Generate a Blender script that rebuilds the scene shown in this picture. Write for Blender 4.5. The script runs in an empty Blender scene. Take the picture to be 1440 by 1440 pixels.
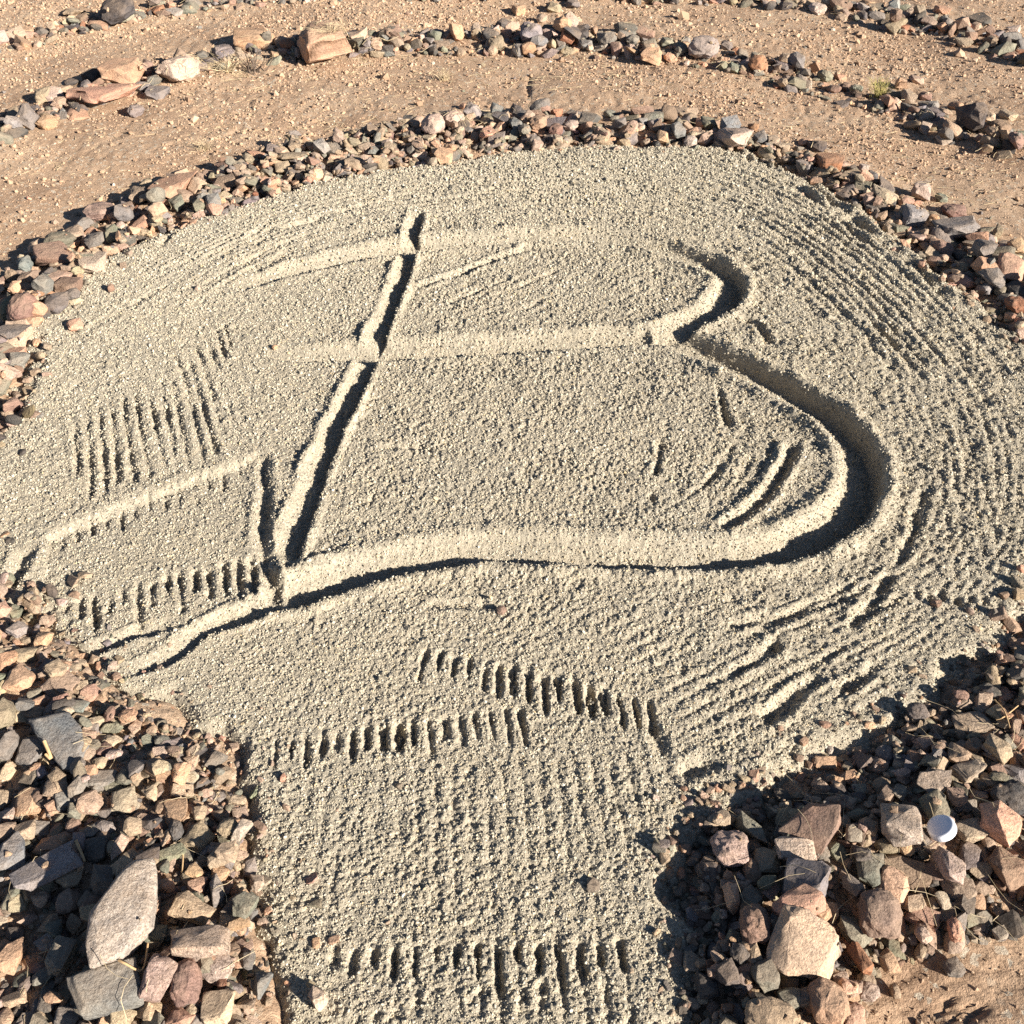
import bpy, bmesh, math, random
import numpy as np
from mathutils import Vector, Matrix, Euler, noise as mnoise

R = math.radians
rng = np.random.default_rng(11)
random.seed(11)
C = bpy.context.scene.collection
sc = bpy.context.scene

# ------------------------------------------------------------------ camera
CAM_H = 1.30
PITCH = R(39.5)
cam_d = bpy.data.cameras.new('camera')
cam = bpy.data.objects.new('camera', cam_d)
C.objects.link(cam)
cam.location = (0, 0, CAM_H)
cam.rotation_euler = (math.pi / 2 - PITCH, 0, 0)
cam_d.sensor_width = 36.0
cam_d.lens = 36.0
cam_d.clip_start = 0.02
cam_d.clip_end = 500
sc.camera = cam
# ------------------------------------------------------------------ sky and sun
SUN_EL = R(22.0)
SUN_AZ = R(36.0)          # shadows run to -x and, by this angle, towards +y
to_sun = Vector((math.cos(SUN_AZ) * math.cos(SUN_EL), -math.sin(SUN_AZ) * math.cos(SUN_EL), math.sin(SUN_EL)))
w = bpy.data.worlds.new('World')
sc.world = w
w.use_nodes = True
nt = w.node_tree
sky = nt.nodes.new('ShaderNodeTexSky')
sky.sky_type = 'NISHITA'
sky.sun_disc = False
sky.altitude = 1200
sky.dust_density = 0.3
sky.air_density = 0.6
sky.sun_elevation = SUN_EL
sky.sun_rotation = math.atan2(to_sun.x, to_sun.y)
bg = nt.nodes['Background']
bg.inputs['Strength'].default_value = 0.05
nt.links.new(sky.outputs[0], bg.inputs['Color'])
sun_d = bpy.data.lights.new('sun', 'SUN')
sun_d.energy = 5.0
sun_d.angle = R(0.5)
sun_d.color = (1.0, 0.945, 0.87)
sun = bpy.data.objects.new('sun', sun_d)
C.objects.link(sun)
sun.location = to_sun * 20
sun.rotation_euler = (-to_sun).to_track_quat('-Z', 'Y').to_euler()
sc.cycles.use_denoising = False
sc.cycles.diffuse_bounces = 2
sc.view_settings.view_transform = 'Standard'
sc.view_settings.look = 'None'
sc.view_settings.exposure = 1.26
sc.view_settings.gamma = 1.0

# ------------------------------------------------------------------ measuring the place
FPX = 1440.0
cP, sP = math.cos(PITCH), math.sin(PITCH)


def ground(u, v, z=0.03):
    """the point at height z that the photograph shows at (u, v)"""
    a = (u - 720) / FPX
    b = (720 - v) / FPX
    dx, dy, dz = a, cP + b * sP, -sP + b * cP
    t = (z - CAM_H) / dz
    return dx * t, dy * t


def to_px(x, y, z):
    d = y * cP - (z - CAM_H) * sP
    up = y * sP + (z - CAM_H) * cP
    return 720 + FPX * x / d, 720 - FPX * up / d, d


def gpath(pts, z=0.03):
    return np.array([ground(p[0], p[1], z) for p in pts])


# ------------------------------------------------------------------ noise in numpy
_tab = np.random.default_rng(5).random(65536)


def _h(ix, iy, seed):
    k = (ix * 73856093) ^ (iy * 19349663) ^ (seed * 83492791)
    k = (k ^ (k >> 13)) * 1274126177
    return _tab[(k ^ (k >> 16)) & 65535]


def vnoise(x, y, s, seed):
    X = x / s
    Y = y / s
    xi = np.floor(X).astype(np.int64)
    yi = np.floor(Y).astype(np.int64)
    fx = X - xi
    fy = Y - yi
    fx = fx * fx * (3 - 2 * fx)
    fy = fy * fy * (3 - 2 * fy)
    a = _h(xi, yi, seed)
    b = _h(xi + 1, yi, seed)
    c = _h(xi, yi + 1, seed)
    d = _h(xi + 1, yi + 1, seed)
    return (a * (1 - fx) + b * fx) * (1 - fy) + (c * (1 - fx) + d * fx) * fy * 1.0 - 0.5


def crumbs(x, y, s, seed):
    """round crumbs of uneven height: highest dome over each point"""
    X = x / s
    Y = y / s
    xi = np.floor(X).astype(np.int64)
    yi = np.floor(Y).astype(np.int64)
    best = np.zeros_like(X)
    for dx in (-1, 0, 1):
        for dy in (-1, 0, 1):
            cx = xi + dx
            cy = yi + dy
            px = cx + _h(cx, cy, seed)
            py = cy + _h(cx, cy, seed + 1)
            r = 0.35 + 0.6 * _h(cx, cy, seed + 2)
            q = 1 - ((X - px) ** 2 + (Y - py) ** 2) / (r * r)
            best = np.maximum(best, np.sqrt(np.clip(q, 0, 1)) * r)
    return best


def sstep(a, b, x):
    t = np.clip((x - a) / (b - a), 0, 1)
    return t * t * (3 - 2 * t)


SUN_XY = (math.cos(SUN_AZ), -math.sin(SUN_AZ))


def poly_dist(P, X, Y, attrs=None, closed=False):
    """distance to a polyline; also signed side and interpolated attributes"""
    n = len(P)
    best = np.full(X.shape, 1e9)
    side = np.zeros(X.shape)
    outs = [np.zeros(X.shape) for _ in (attrs or [])]
    L = 0.0
    along = np.zeros(X.shape)
    for i in range(n if closed else n - 1):
        ax, ay = P[i]
        bx, by = P[(i + 1) % n]
        ex, ey = bx - ax, by - ay
        l2 = ex * ex + ey * ey + 1e-12
        t = np.clip(((X - ax) * ex + (Y - ay) * ey) / l2, 0, 1)
        qx = X - ax - t * ex
        qy = Y - ay - t * ey
        d = qx * qx + qy * qy
        m = d < best
        best = np.where(m, d, best)
        cr = np.sign(ex * qy - ey * qx)
        side = np.where(m, cr * (-ey * SUN_XY[0] + ex * SUN_XY[1]) / math.sqrt(l2), side)   # 1 on the bank nearest the sun
        along = np.where(m, L + t * math.sqrt(l2), along)
        for k, A in enumerate(attrs or []):
            outs[k] = np.where(m, A[i] * (1 - t) + A[(i + 1) % n] * t, outs[k])
        L += math.sqrt(l2)
    return np.sqrt(best), side, outs, along, L


def inside(P, X, Y):
    c = np.zeros(X.shape, bool)
    n = len(P)
    for i in range(n):
        x1, y1 = P[i]
        x2, y2 = P[(i + 1) % n]
        cond = ((y1 > Y) != (y2 > Y)) & (X < (x2 - x1) * (Y - y1) / (y2 - y1 + 1e-12) + x1)
        c ^= cond
    return c


def smooth_path(P, per=6):
    """Catmull-Rom through rows of any width"""
    P = np.asarray(P, float)
    n = len(P)
    out = []
    for i in range(n - 1):
        p0, p1, p2, p3 = P[max(i - 1, 0)], P[i], P[i + 1], P[min(i + 2, n - 1)]
        for k in range(per):
            t = k / per
            out.append(0.5 * (2 * p1 + (p2 - p0) * t + (2 * p0 - 5 * p1 + 4 * p2 - p3) * t * t + (3 * p1 - p0 - 3 * p2 + p3) * t ** 3))
    out.append(P[-1])
    return np.array(out)


# ------------------------------------------------------------------ materials
def new_mat(name):
    m = bpy.data.materials.new(name)
    m.use_nodes = True
    t = m.node_tree
    b = t.nodes['Principled BSDF']
    b.inputs['Specular IOR Level'].default_value = 0.25
    return m, t, b


def N(t, kind, **kw):
    n = t.nodes.new(kind)
    for k, v in kw.items():
        setattr(n, k, v)
    return n


def noise_node(t, vec, scale, detail=4, rough=0.6, dim='3D'):
    n = N(t, 'ShaderNodeTexNoise', noise_dimensions=dim)
    n.inputs['Scale'].default_value = scale
    n.inputs['Detail'].default_value = detail
    n.inputs['Roughness'].default_value = rough
    if vec is not None:
        t.links.new(vec, n.inputs['Vector'])
    return n


def ramp(t, fac, stops):
    r = N(t, 'ShaderNodeValToRGB')
    e = r.color_ramp.elements
    while len(e) < len(stops):
        e.new(0.5)
    for k, (p, c) in enumerate(stops):
        e[k].position = p
        e[k].color = (*c, 1) if len(c) == 3 else c
    t.links.new(fac, r.inputs['Fac'])
    return r


def mix(t, fac, a, b, mode='MIX'):
    n = N(t, 'ShaderNodeMix', data_type='RGBA', blend_type=mode)
    for sock, val in ((n.inputs[0], fac), (n.inputs[6], a), (n.inputs[7], b)):
        if isinstance(val, (int, float)):
            sock.default_value = val
        elif isinstance(val, tuple):
            sock.default_value = (*val, 1)
        else:
            t.links.new(val, sock)
    return n.outputs[2]


def bump(t, b, h, strength, dist):
    n = N(t, 'ShaderNodeBump')
    n.inputs['Strength'].default_value = strength
    n.inputs['Distance'].default_value = dist
    t.links.new(h, n.inputs['Height'])
    t.links.new(n.outputs[0], b.inputs['Normal'])
    return n


def sand_material():
    m, t, b = new_mat('coarse_sand')
    co = N(t, 'ShaderNodeTexCoord').outputs['Object']
    vor = N(t, 'ShaderNodeTexVoronoi')
    vor.inputs['Scale'].default_value = 330
    t.links.new(co, vor.inputs['Vector'])
    grain = ramp(t, vor.outputs['Color'], [(0.0, (0.25, 0.22, 0.17)), (0.3, (0.385, 0.335, 0.255)), (0.62, (0.455, 0.395, 0.30)), (0.86, (0.52, 0.46, 0.36)), (1.0, (0.53, 0.43, 0.28))])
    big = noise_node(t, co, 5.0, 5, 0.6)
    tone = ramp(t, big.outputs[0], [(0.3, (0.93, 0.93, 0.91)), (0.7, (1.03, 1.0, 0.93))])
    col = mix(t, 1.0, grain.outputs[0], tone.outputs[0], 'MULTIPLY')
    t.links.new(col, b.inputs['Base Color'])
    b.inputs['Roughness'].default_value = 0.92
    fine = noise_node(t, co, 420, 3, 0.7)
    bump(t, b, fine.outputs[0], 0.8, 0.004)
    return m


def dirt_material():
    m, t, b = new_mat('dry_dirt')
    co = N(t, 'ShaderNodeTexCoord').outputs['Object']
    big = noise_node(t, co, 2.4, 7, 0.7)
    base = ramp(t, big.outputs[0], [(0.32, (0.36, 0.232, 0.145)), (0.5, (0.44, 0.298, 0.19)), (0.68, (0.50, 0.36, 0.24))])
    fine = noise_node(t, co, 85, 5, 0.75)
    spk = ramp(t, fine.outputs[0], [(0.34, (0.66, 0.63, 0.6)), (0.5, (0.98, 0.97, 0.96)), (0.66, (1.16, 1.15, 1.13))])
    col = mix(t, 1.0, base.outputs[0], spk.outputs[0], 'MULTIPLY')
    vor = N(t, 'ShaderNodeTexVoronoi')
    vor.inputs['Scale'].default_value = 120
    t.links.new(co, vor.inputs['Vector'])
    sel = ramp(t, vor.outputs['Color'], [(0.80, (0, 0, 0)), (0.84, (1, 1, 1))])
    col = mix(t, sel.outputs[0], col, (0.50, 0.41, 0.30))
    t.links.new(col, b.inputs['Base Color'])
    b.inputs['Roughness'].default_value = 0.95
    f2 = noise_node(t, co, 160, 4, 0.75)
    bump(t, b, f2.outputs[0], 0.7, 0.008)
    return m


def stone_material(name, source, speckle=0.0):
    """source: 'object' takes the object's own colour, 'vertex' the mesh's stone_colour"""
    m, t, b = new_mat(name)
    tc = N(t, 'ShaderNodeTexCoord')
    geo = N(t, 'ShaderNodeNewGeometry')
    if source == 'object':
        oi = N(t, 'ShaderNodeObjectInfo')
        col = oi.outputs['Color']
        add = N(t, 'ShaderNodeVectorMath', operation='MULTIPLY_ADD')
        add.inputs[1].default_value = (1, 1, 1)
        t.links.new(geo.outputs['Position'], add.inputs[0])
        cmb = N(t, 'ShaderNodeCombineXYZ')
        mul = N(t, 'ShaderNodeMath', operation='MULTIPLY')
        mul.inputs[1].default_value = 37.0
        t.links.new(oi.outputs['Random'], mul.inputs[0])
        t.links.new(mul.outputs[0], cmb.inputs[2])
        t.links.new(cmb.outputs[0], add.inputs[2])
        co = add.outputs[0]
    else:
        at = N(t, 'ShaderNodeAttribute', attribute_name='stone_colour')
        col = at.outputs['Color']
        co = geo.outputs['Position']
    n1 = noise_node(t, co, 28, 5, 0.65)
    v1 = ramp(t, n1.outputs[0], [(0.3, (0.72, 0.74, 0.78)), (0.5, (1.0, 1.0, 1.0)), (0.7, (1.22, 1.17, 1.1))])
    c = mix(t, 1.0, col, v1.outputs[0], 'MULTIPLY')
    n2 = noise_node(t, co, 330, 4, 0.75)
    v2 = ramp(t, n2.outputs[0], [(0.36, (0.66, 0.65, 0.64)), (0.64, (1.26, 1.26, 1.26))])
    c = mix(t, 1.0, c, v2.outputs[0], 'MULTIPLY')
    if speckle:
        vo = N(t, 'ShaderNodeTexVoronoi')
        vo.inputs['Scale'].default_value = 430
        t.links.new(co, vo.inputs['Vector'])
        sp = ramp(t, vo.outputs['Color'], [(0.10, (0.42, 0.39, 0.38)), (0.24, (0.88, 0.83, 0.80)), (0.6, (1.0, 0.98, 0.96)), (0.85, (1.18, 1.16, 1.14))])
        c = mix(t, speckle, c, sp.outputs[0], 'MULTIPLY')
    # settled dust of the place, patchy, on faces that look up
    sep = N(t, 'ShaderNodeSeparateXYZ')
    t.links.new(geo.outputs['Normal'], sep.inputs[0])
    up = ramp(t, sep.outputs[2], [(0.0, (0.25, 0.25, 0.25)), (0.9, (1, 1, 1))])
    n3 = noise_node(t, co, 17, 4, 0.6)
    patch = ramp(t, n3.outputs[0], [(0.34, (0.05, 0.05, 0.05)), (0.66, (0.50, 0.50, 0.50))])
    dust = mix(t, 1.0, up.outputs[0], patch.outputs[0], 'MULTIPLY')
    c = mix(t, dust, c, (0.40, 0.285, 0.19))
    t.links.new(c, b.inputs['Base Color'])
    b.inputs['Roughness'].default_value = 0.95
    b.inputs['Specular IOR Level'].default_value = 0.12
    n4 = noise_node(t, co, 95, 6, 0.72)
    bump(t, b, n4.outputs[0], 0.9 if speckle else 0.75, 0.010)
    return m


def plain_material(name, col, rough=0.7, var=0.15, scale=60):
    m, t, b = new_mat(name)
    co = N(t, 'ShaderNodeTexCoord').outputs['Object']
    n = noise_node(t, co, scale, 3, 0.6)
    r = ramp(t, n.outputs[0], [(0.3, tuple(x * (1 - var) for x in col)), (0.7, tuple(min(1, x * (1 + var)) for x in col))])
    t.links.new(r.outputs[0], b.inputs['Base Color'])
    b.inputs['Roughness'].default_value = rough
    return m


M_SAND = sand_material()
M_DIRT = dirt_material()
M_STONE = stone_material('weathered_stone', 'object')
M_GRAN = stone_material('speckled_granite', 'object', 0.85)
M_RUBBLE = stone_material('rubble_stone', 'vertex', 0.25)
M_STRAW = plain_material('dry_straw', (0.56, 0.44, 0.27), 0.8, 0.3, 25)
M_TWIG = plain_material('dead_wood', (0.13, 0.095, 0.07), 0.85, 0.3, 40)
M_WOOD = plain_material('pale_wood', (0.52, 0.34, 0.17), 0.8, 0.2, 90)
M_GRASS = plain_material('fading_grass', (0.42, 0.36, 0.12), 0.7, 0.3, 30)
M_CAP = plain_material('white_plastic', (0.80, 0.80, 0.82), 0.38, 0.04, 30)


def tag(o, label=None, cat=None, group=None, kind=None):
    if label:
        o['label'] = label
    if cat:
        o['category'] = cat
    if group:
        o['group'] = group
    if kind:
        o['kind'] = kind
    return o


def mesh_from(name, V, F, mat, smooth=False):
    """V (n,3) array, F (m,k) array of equal polygons"""
    V = np.asarray(V, np.float32)
    F = np.asarray(F, np.int32)
    me = bpy.data.meshes.new(name)
    k = F.shape[1]
    me.vertices.add(len(V))
    me.vertices.foreach_set('co', V.ravel())
    me.loops.add(F.size)
    me.loops.foreach_set('vertex_index', F.ravel())
    me.polygons.add(len(F))
    me.polygons.foreach_set('loop_start', np.arange(len(F), dtype=np.int32) * k)
    me.polygons.foreach_set('use_smooth', np.full(len(F), smooth))
    me.update(calc_edges=True)
    me.materials.append(mat)
    return me


def link(name, me, parent=None):
    o = bpy.data.objects.new(name, me)
    C.objects.link(o)
    if parent:
        o.parent = parent
    return o


# ------------------------------------------------------------------ layout of the rock rows and the sand bed (read off the photograph)
SAND_EDGE = [(365, 1700), (365, 1440), (352, 1300), (340, 1180), (312, 1085), (250, 1030), (150, 965), (90, 915), (30, 868), (-10, 835),
             (-70, 760), (-70, 650), (-5, 592), (20, 525), (58, 450), (100, 400), (165, 345), (265, 310), (350, 288), (450, 252), (560, 232),
             (700, 210), (800, 203), (900, 204), (1000, 205), (1060, 212), (1120, 238), (1180, 270), (1250, 316), (1320, 378), (1395, 430),
             (1445, 470), (1540, 560), (1620, 700), (1520, 830), (1440, 888), (1370, 945), (1290, 1005), (1210, 1060), (1120, 1105), (1050, 1135),
             (1000, 1155), (978, 1195), (980, 1260), (986, 1350), (978, 1440), (975, 1700)]
SAND_W = gpath(SAND_EDGE, 0.02)

# crest line, half width, height of the mound of earth and rubble under each row
ROWS = [
    ('border', [(-110, 640), (-60, 545), (10, 470), (50, 400), (110, 350), (205, 292), (300, 262), (400, 232), (500, 210), (600, 190), (700, 177), (800, 176), (900, 180), (1000, 188), (1080, 200), (1150, 228), (1250, 285), (1350, 345), (1440, 395), (1560, 480), (1700, 640)], 0.19, 0.018),
    ('second', [(-140, 250), (20, 180), (110, 138), (200, 114), (330, 80), (450, 60), (550, 56), (650, 54), (750, 50), (850, 58), (950, 74), (1050, 88), (1150, 112), (1250, 138), (1350, 176), (1440, 200), (1560, 250)], 0.20, 0.014),
    ('far', [(-60, 75), (60, 48), (160, 20), (250, 6), (380, -4), (520, -10), (700, -12), (850, -10), (1000, -4), (1120, 8), (1200, 16), (1300, 34), (1400, 62), (1480, 80), (1600, 120)], 0.20, 0.014),
    ('near right', [(1580, 920), (1510, 975), (1430, 1040), (1335, 1110), (1240, 1175), (1165, 1212), (1105, 1245), (1095, 1310), (1100, 1440), (1110, 1700)], 0.125, 0.034),
    ('near left', [(-160, 800), (-60, 900), (40, 975), (130, 1050), (205, 1125), (245, 1225), (258, 1340), (270, 1440), (280, 1700)], 0.17, 0.034),
]
ROW_W = [(n, gpath(p, 0.03), hw, h) for n, p, hw, h in ROWS]

# cracks in the dirt and marks of a shoe tread at the near right
DIRT_MARKS = [([(746, 105), (742, 118), (744, 140)], 0.008, 0.012), ([(722, 118), (735, 122), (772, 134)], 0.006, 0.01),
              ([(1318, 1435), (1320, 1422), (1332, 1416), (1338, 1404)], 0.005, 0.010), ([(1345, 1432), (1352, 1418), (1366, 1408)], 0.004, 0.008),
              ([(1362, 1436), (1372, 1422), (1384, 1414)], 0.005, 0.009), ([(1290, 1432), (1300, 1420), (1310, 1410)], 0.004, 0.006)]


def rows_h(X, Y):
    h = np.zeros(X.shape)
    for n, P, hw, ht in ROW_W:
        x0, x1 = P[:, 0].min() - 2.2 * hw, P[:, 0].max() + 2.2 * hw
        y0, y1 = P[:, 1].min() - 2.2 * hw, P[:, 1].max() + 2.2 * hw
        m = (X > x0) & (X < x1) & (Y > y0) & (Y < y1)
        if not m.any():
            continue
        d = poly_dist(P, X[m], Y[m])[0]
        hh = ht * np.exp(-(d / (0.72 * hw)) ** 2)
        h[m] = np.maximum(h[m], hh)
    return h


def dirt_h(X, Y, fine=True):
    near = sstep(30, 9, np.hypot(X, Y - 3))
    h = 0.030 * vnoise(X, Y, 0.75, 1) + 0.012 * vnoise(X, Y, 0.22, 2)
    if fine:
        p = sstep(-0.15, 0.2, vnoise(X, Y, 0.4, 17))
        h = h + near * (0.005 * vnoise(X, Y, 0.07, 3) + 0.003 * (0.4 + p) * vnoise(X, Y, 0.022, 4) + 0.006 * (0.2 + p) * crumbs(X, Y, 0.024, 40) + 0.004 * crumbs(X, Y, 0.012, 45))
        for P, hw, dep in DIRT_MARKS:
            W = gpath(P, 0.0)
            m = (abs(X - W[:, 0].mean()) < 0.3) & (abs(Y - W[:, 1].mean()) < 0.3)
            if m.any():
                d = poly_dist(W, X[m], Y[m])[0]
                h[m] -= dep * np.exp(-(d / hw) ** 2)
    return h + rows_h(X, Y)


def sand_cover(X, Y):
    """signed distance into the sand bed, roughened"""
    d = poly_dist(SAND_W, X, Y, closed=True)[0]
    s = np.where(inside(SAND_W, X, Y), d, -d)
    return s + 0.060 * vnoise(X, Y, 0.11, 21) + 0.034 * vnoise(X, Y, 0.03, 22)


def sand_base(X, Y, s):
    dome = 0.020 + 0.008 * sstep(0.95, 1.5, Y) + 0.012 * vnoise(X, Y, 0.6, 31)
    return -0.02 + (dome + 0.02) * sstep(-0.03, 0.05, s)


# ------------------------------------------------------------------ the sand bed with the drawn letter and the rake marks
gx = np.concatenate([np.arange(-1.62, -0.46, 0.0037), np.arange(-0.46, 0.46, 0.0020), np.arange(0.46, 1.62, 0.0037)])
gy = 0.36 * np.exp(np.linspace(0, math.log(3.75 / 0.36), 900))
SX, SY = np.meshgrid(gx, gy)
S_in = sand_cover(SX, SY)
SZ = sand_base(SX, SY, S_in)
groove = np.zeros(SX.shape)      # what the letter's strokes took away
bank = np.zeros(SX.shape)        # what they pushed up
rake = np.zeros(SX.shape)        # rake marks
calm = np.ones(SX.shape)         # how crumbly the surface is
wob = 0.010 * vnoise(SX, SY, 0.045, 51) + 0.006 * vnoise(SX, SY, 0.014, 52) + 0.004 * vnoise(SX, SY, 0.006, 55)
patchy = vnoise(SX, SY, 0.09, 53) + 0.7 * vnoise(SX, SY, 0.03, 54)


def window(P, pad):
    i0 = np.searchsorted(gx, P[:, 0].min() - pad)
    i1 = np.searchsorted(gx, P[:, 0].max() + pad)
    j0 = np.searchsorted(gy, P[:, 1].min() - pad)
    j1 = np.searchsorted(gy, P[:, 1].max() + pad)
    return (slice(j0, j1), slice(i0, i1))


def letter_stroke(rows, berm=0.35, sq=1.0):
    rows = smooth_path(rows)
    P = gpath(rows[:, :2], 0.022)
    hw = rows[:, 2] / 100
    dep = rows[:, 3] / 100 * 1.45
    s = window(P, 0.14)
    X, Y = SX[s], SY[s]
    d, side, (hwi, dpi), al, L = poly_dist(P, X, Y, [hw, dep])
    q = (d + 0.7 * wob[s]) / hwi
    lean = np.clip(0.60 + 0.48 * np.clip(q, 0, 1) * np.tanh(3.5 * side), 0, 1.1)
    g = -dpi * lean * np.clip(1 - np.clip(q, 0, 9) ** 7, 0, 1) * sstep(-0.01, 0.02, al) * sstep(L + 0.01, L - 0.02, al)
    groove[s] = np.minimum(groove[s], g)
    lump = np.clip(0.75 + 1.1 * patchy[s], 0.15, 1.5)
    b = berm * dpi * lump * np.exp(-((q - 1.35) / 0.33) ** 2)
    bank[s] = np.maximum(bank[s], b)
    calm[s] = np.minimum(calm[s], 0.5 + 0.5 * sstep(0.75, 1.5, q))


def mark(P_px, hw, dep, ragged=0.5, berm=0.25, ends=0.02):
    """one groove left by a tine; hw and dep in cm"""
    P = gpath(smooth_path(P_px, 4) if len(P_px) > 2 else P_px, 0.025)
    hw, dep = hw / 100, dep / 100
    s = window(P, 3 * hw)
    X, Y = SX[s], SY[s]
    if X.size == 0:
        return
    d, side, _, al, L = poly_dist(P, X, Y)
    q = (d + 0.8 * wob[s]) / hw
    e = min(ends, 0.3 * L)
    fade = sstep(-0.3 * e, e, al) * sstep(L + 0.3 * e, L - e, al)
    k = dep * np.clip(1 + ragged * 2.2 * patchy[s], 0.0, 1.7) * fade
    r = -k * np.exp(-q ** 2 * 1.3) + berm * k * np.exp(-((q - 1.7) / 0.45) ** 2)
    rake[s] += r * 0.88


def lerp(a, b, t):
    return tuple(x + (y - x) * t for x, y in zip(a, b))


def teeth(A, B, n, vec0, vec1, hw, dep, jit=0.25, ragged=0.35):
    for k in range(n):
        t = k / (n - 1)
        p = lerp(A, B, t)
        v = lerp(vec0, vec1, t)
        f = 1 + jit * random.uniform(-1, 1)
        p = (p[0] + random.uniform(-1.5, 1.5), p[1] + random.uniform(-4, 4))
        mark([p, (p[0] + v[0] * f, p[1] + v[1] * f)], hw, dep * 1.15 * random.uniform(0.75, 1.2), ragged, 0.12, 0.012)


# the letter: (u, v, half width cm, depth cm)
letter_stroke([(585, 306, 2.0, 1.4), (582, 325, 2.3, 2.1), (574, 358, 2.4, 2.1), (562, 393, 2.4, 2.0), (531, 470, 2.5, 2.0), (508, 530, 2.5, 2.0), (456, 640, 2.5, 2.0), (414, 755, 2.6, 1.9), (402, 790, 2.5, 1.1)], 0.34)
letter_stroke([(325, 408, 2.4, 0.3), (400, 386, 3.2, 1.6), (470, 368, 3.8, 2.3), (560, 352, 4.4, 2.6), (700, 338, 4.6, 2.3), (820, 334, 4.6, 2.3), (905, 345, 4.4, 2.2), (970, 366, 4.2, 2.2), (1016, 387, 4.0, 3.0), (1027, 405, 4.0, 3.6), (1012, 432, 4.0, 3.4), (970, 456, 4.0, 2.6), (922, 477, 4.0, 2.2)], 0.25)
letter_stroke([(372, 498, 2.2, 0.3), (430, 500, 3.2, 1.2), (520, 496, 4.6, 2.8), (620, 491, 4.9, 3.0), (720, 485, 4.9, 3.0), (820, 479, 4.9, 2.9), (918, 473, 4.4, 2.6)], 0.12)
letter_stroke([(918, 473, 4.0, 2.2), (955, 482, 4.2, 2.9), (1030, 515, 4.4, 3.4), (1115, 558, 4.5, 3.8), (1175, 598, 4.4, 4.0), (1206, 640, 4.3, 4.2), (1209, 684, 4.3, 4.2), (1188, 724, 4.3, 4.0), (1135, 758, 4.3, 3.8), (1062, 778, 4.2, 3.2), (960, 782, 4.2, 2.7), (850, 781, 4.2, 2.5), (760, 776, 4.2, 2.5), (690, 773, 4.2, 2.6), (600, 784, 4.2, 2.8), (500, 808, 4.2, 3.0), (425, 834, 4.0, 3.0), (398, 846, 3.2, 2.0)], 0.22)
letter_stroke([(398, 846, 2.4, 1.2), (335, 868, 2.4, 1.7), (285, 888, 2.0, 1.2), (240, 922, 2.0, 1.2), (180, 944, 1.6, 0.5)], 0.25)
letter_stroke([(245, 878, 1.5, 0.4), (190, 892, 1.6, 1.3), (140, 910, 1.6, 1.1), (95, 920, 1.4, 0.4)], 0.2)
mark([(1046, 382), (1062, 376)], 1.3, 2.2, 0.1)
# swept floor of the letter's left foot: a step down, then a ramp back up towards the viewer
A = gpath([(70, 752), (200, 700), (366, 640)], 0.02)
B = gpath([(50, 905), (220, 880), (398, 850)], 0.02)
Q = np.vstack([A, B[::-1]])
s_ = window(Q, 0.05)
X, Y = SX[s_], SY[s_]
dA = poly_dist(A, X, Y)[0]
dB = poly_dist(B, X, Y)[0]
dE = poly_dist(np.vstack([A, gpath([(372, 700), (370, 765), (390, 850)], 0.02)]), X, Y)[0]
ins = inside(Q, X, Y)
tt = dA / (dA + dB + 1e-6)
SZ[s_] += np.where(ins, -0.011 * (1 - tt) ** 1.2 * sstep(0.0, 0.024, dE + 1.5 * wob[s_]), 0)
SZ[s_] += 0.001 * np.exp(-((np.where(ins, -dA, dA) - 0.012) / 0.012) ** 2) * (dA < 0.08)
calm[s_] = np.where(ins, 0.8, calm[s_])
mark([(367, 640), (373, 700), (369, 765), (386, 830), (392, 856)], 1.3, 2.0, 0.3)
teeth((84, 748), (352, 640), 14, (3, 22), (5, 26), 0.42, 1.2)
teeth((72, 850), (352, 782), 15, (1, 46), (6, 48), 0.6, 1.2, 0.4, 0.9)
for a, b in [((106, 600), (110, 672)), ((123, 592), (130, 700)), ((141, 584), (150, 694)), ((157, 575), (166, 684)), ((173, 560), (189, 682)), ((190, 556), (211, 676)),
             ((212, 566), (232, 660)), ((227, 532), (250, 668)), ((243, 536), (266, 660)), ((259, 516), (287, 652)), ((266, 508), (306, 642)), ((246, 498), (264, 545)), ((275, 486), (302, 565)), ((293, 490), (312, 525)), ((316, 455), (325, 490)), ((304, 462), (318, 505))]:
    mark([a, lerp(a, b, 0.5), b], 0.6, 0.95, 0.6)
teeth((598, 911), (910, 978), 16, (-8, 40), (12, 48), 0.48, 1.5, 0.25, 0.25)
teeth((388, 1036), (731, 991), 17, (-3, 40), (8, 44), 0.52, 1.5, 0.3, 0.4)
teeth((470, 1328), (870, 1318), 15, (-4, 44), (8, 50), 0.45, 1.3, 0.5, 0.35)
teeth((470, 1380), (880, 1375), 15, (-4, 70), (8, 80), 0.5, 0.3, 0.4, 1.2)
teeth((395, 1085), (905, 1045), 22, (-6, 240), (22, 250), 0.5, 0.08, 0.3, 1.3)
teeth((1016, 206), (1112, 232), 9, (3, 10), (5, 14), 0.9, 1.5, 0.1, 0.1)
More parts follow.
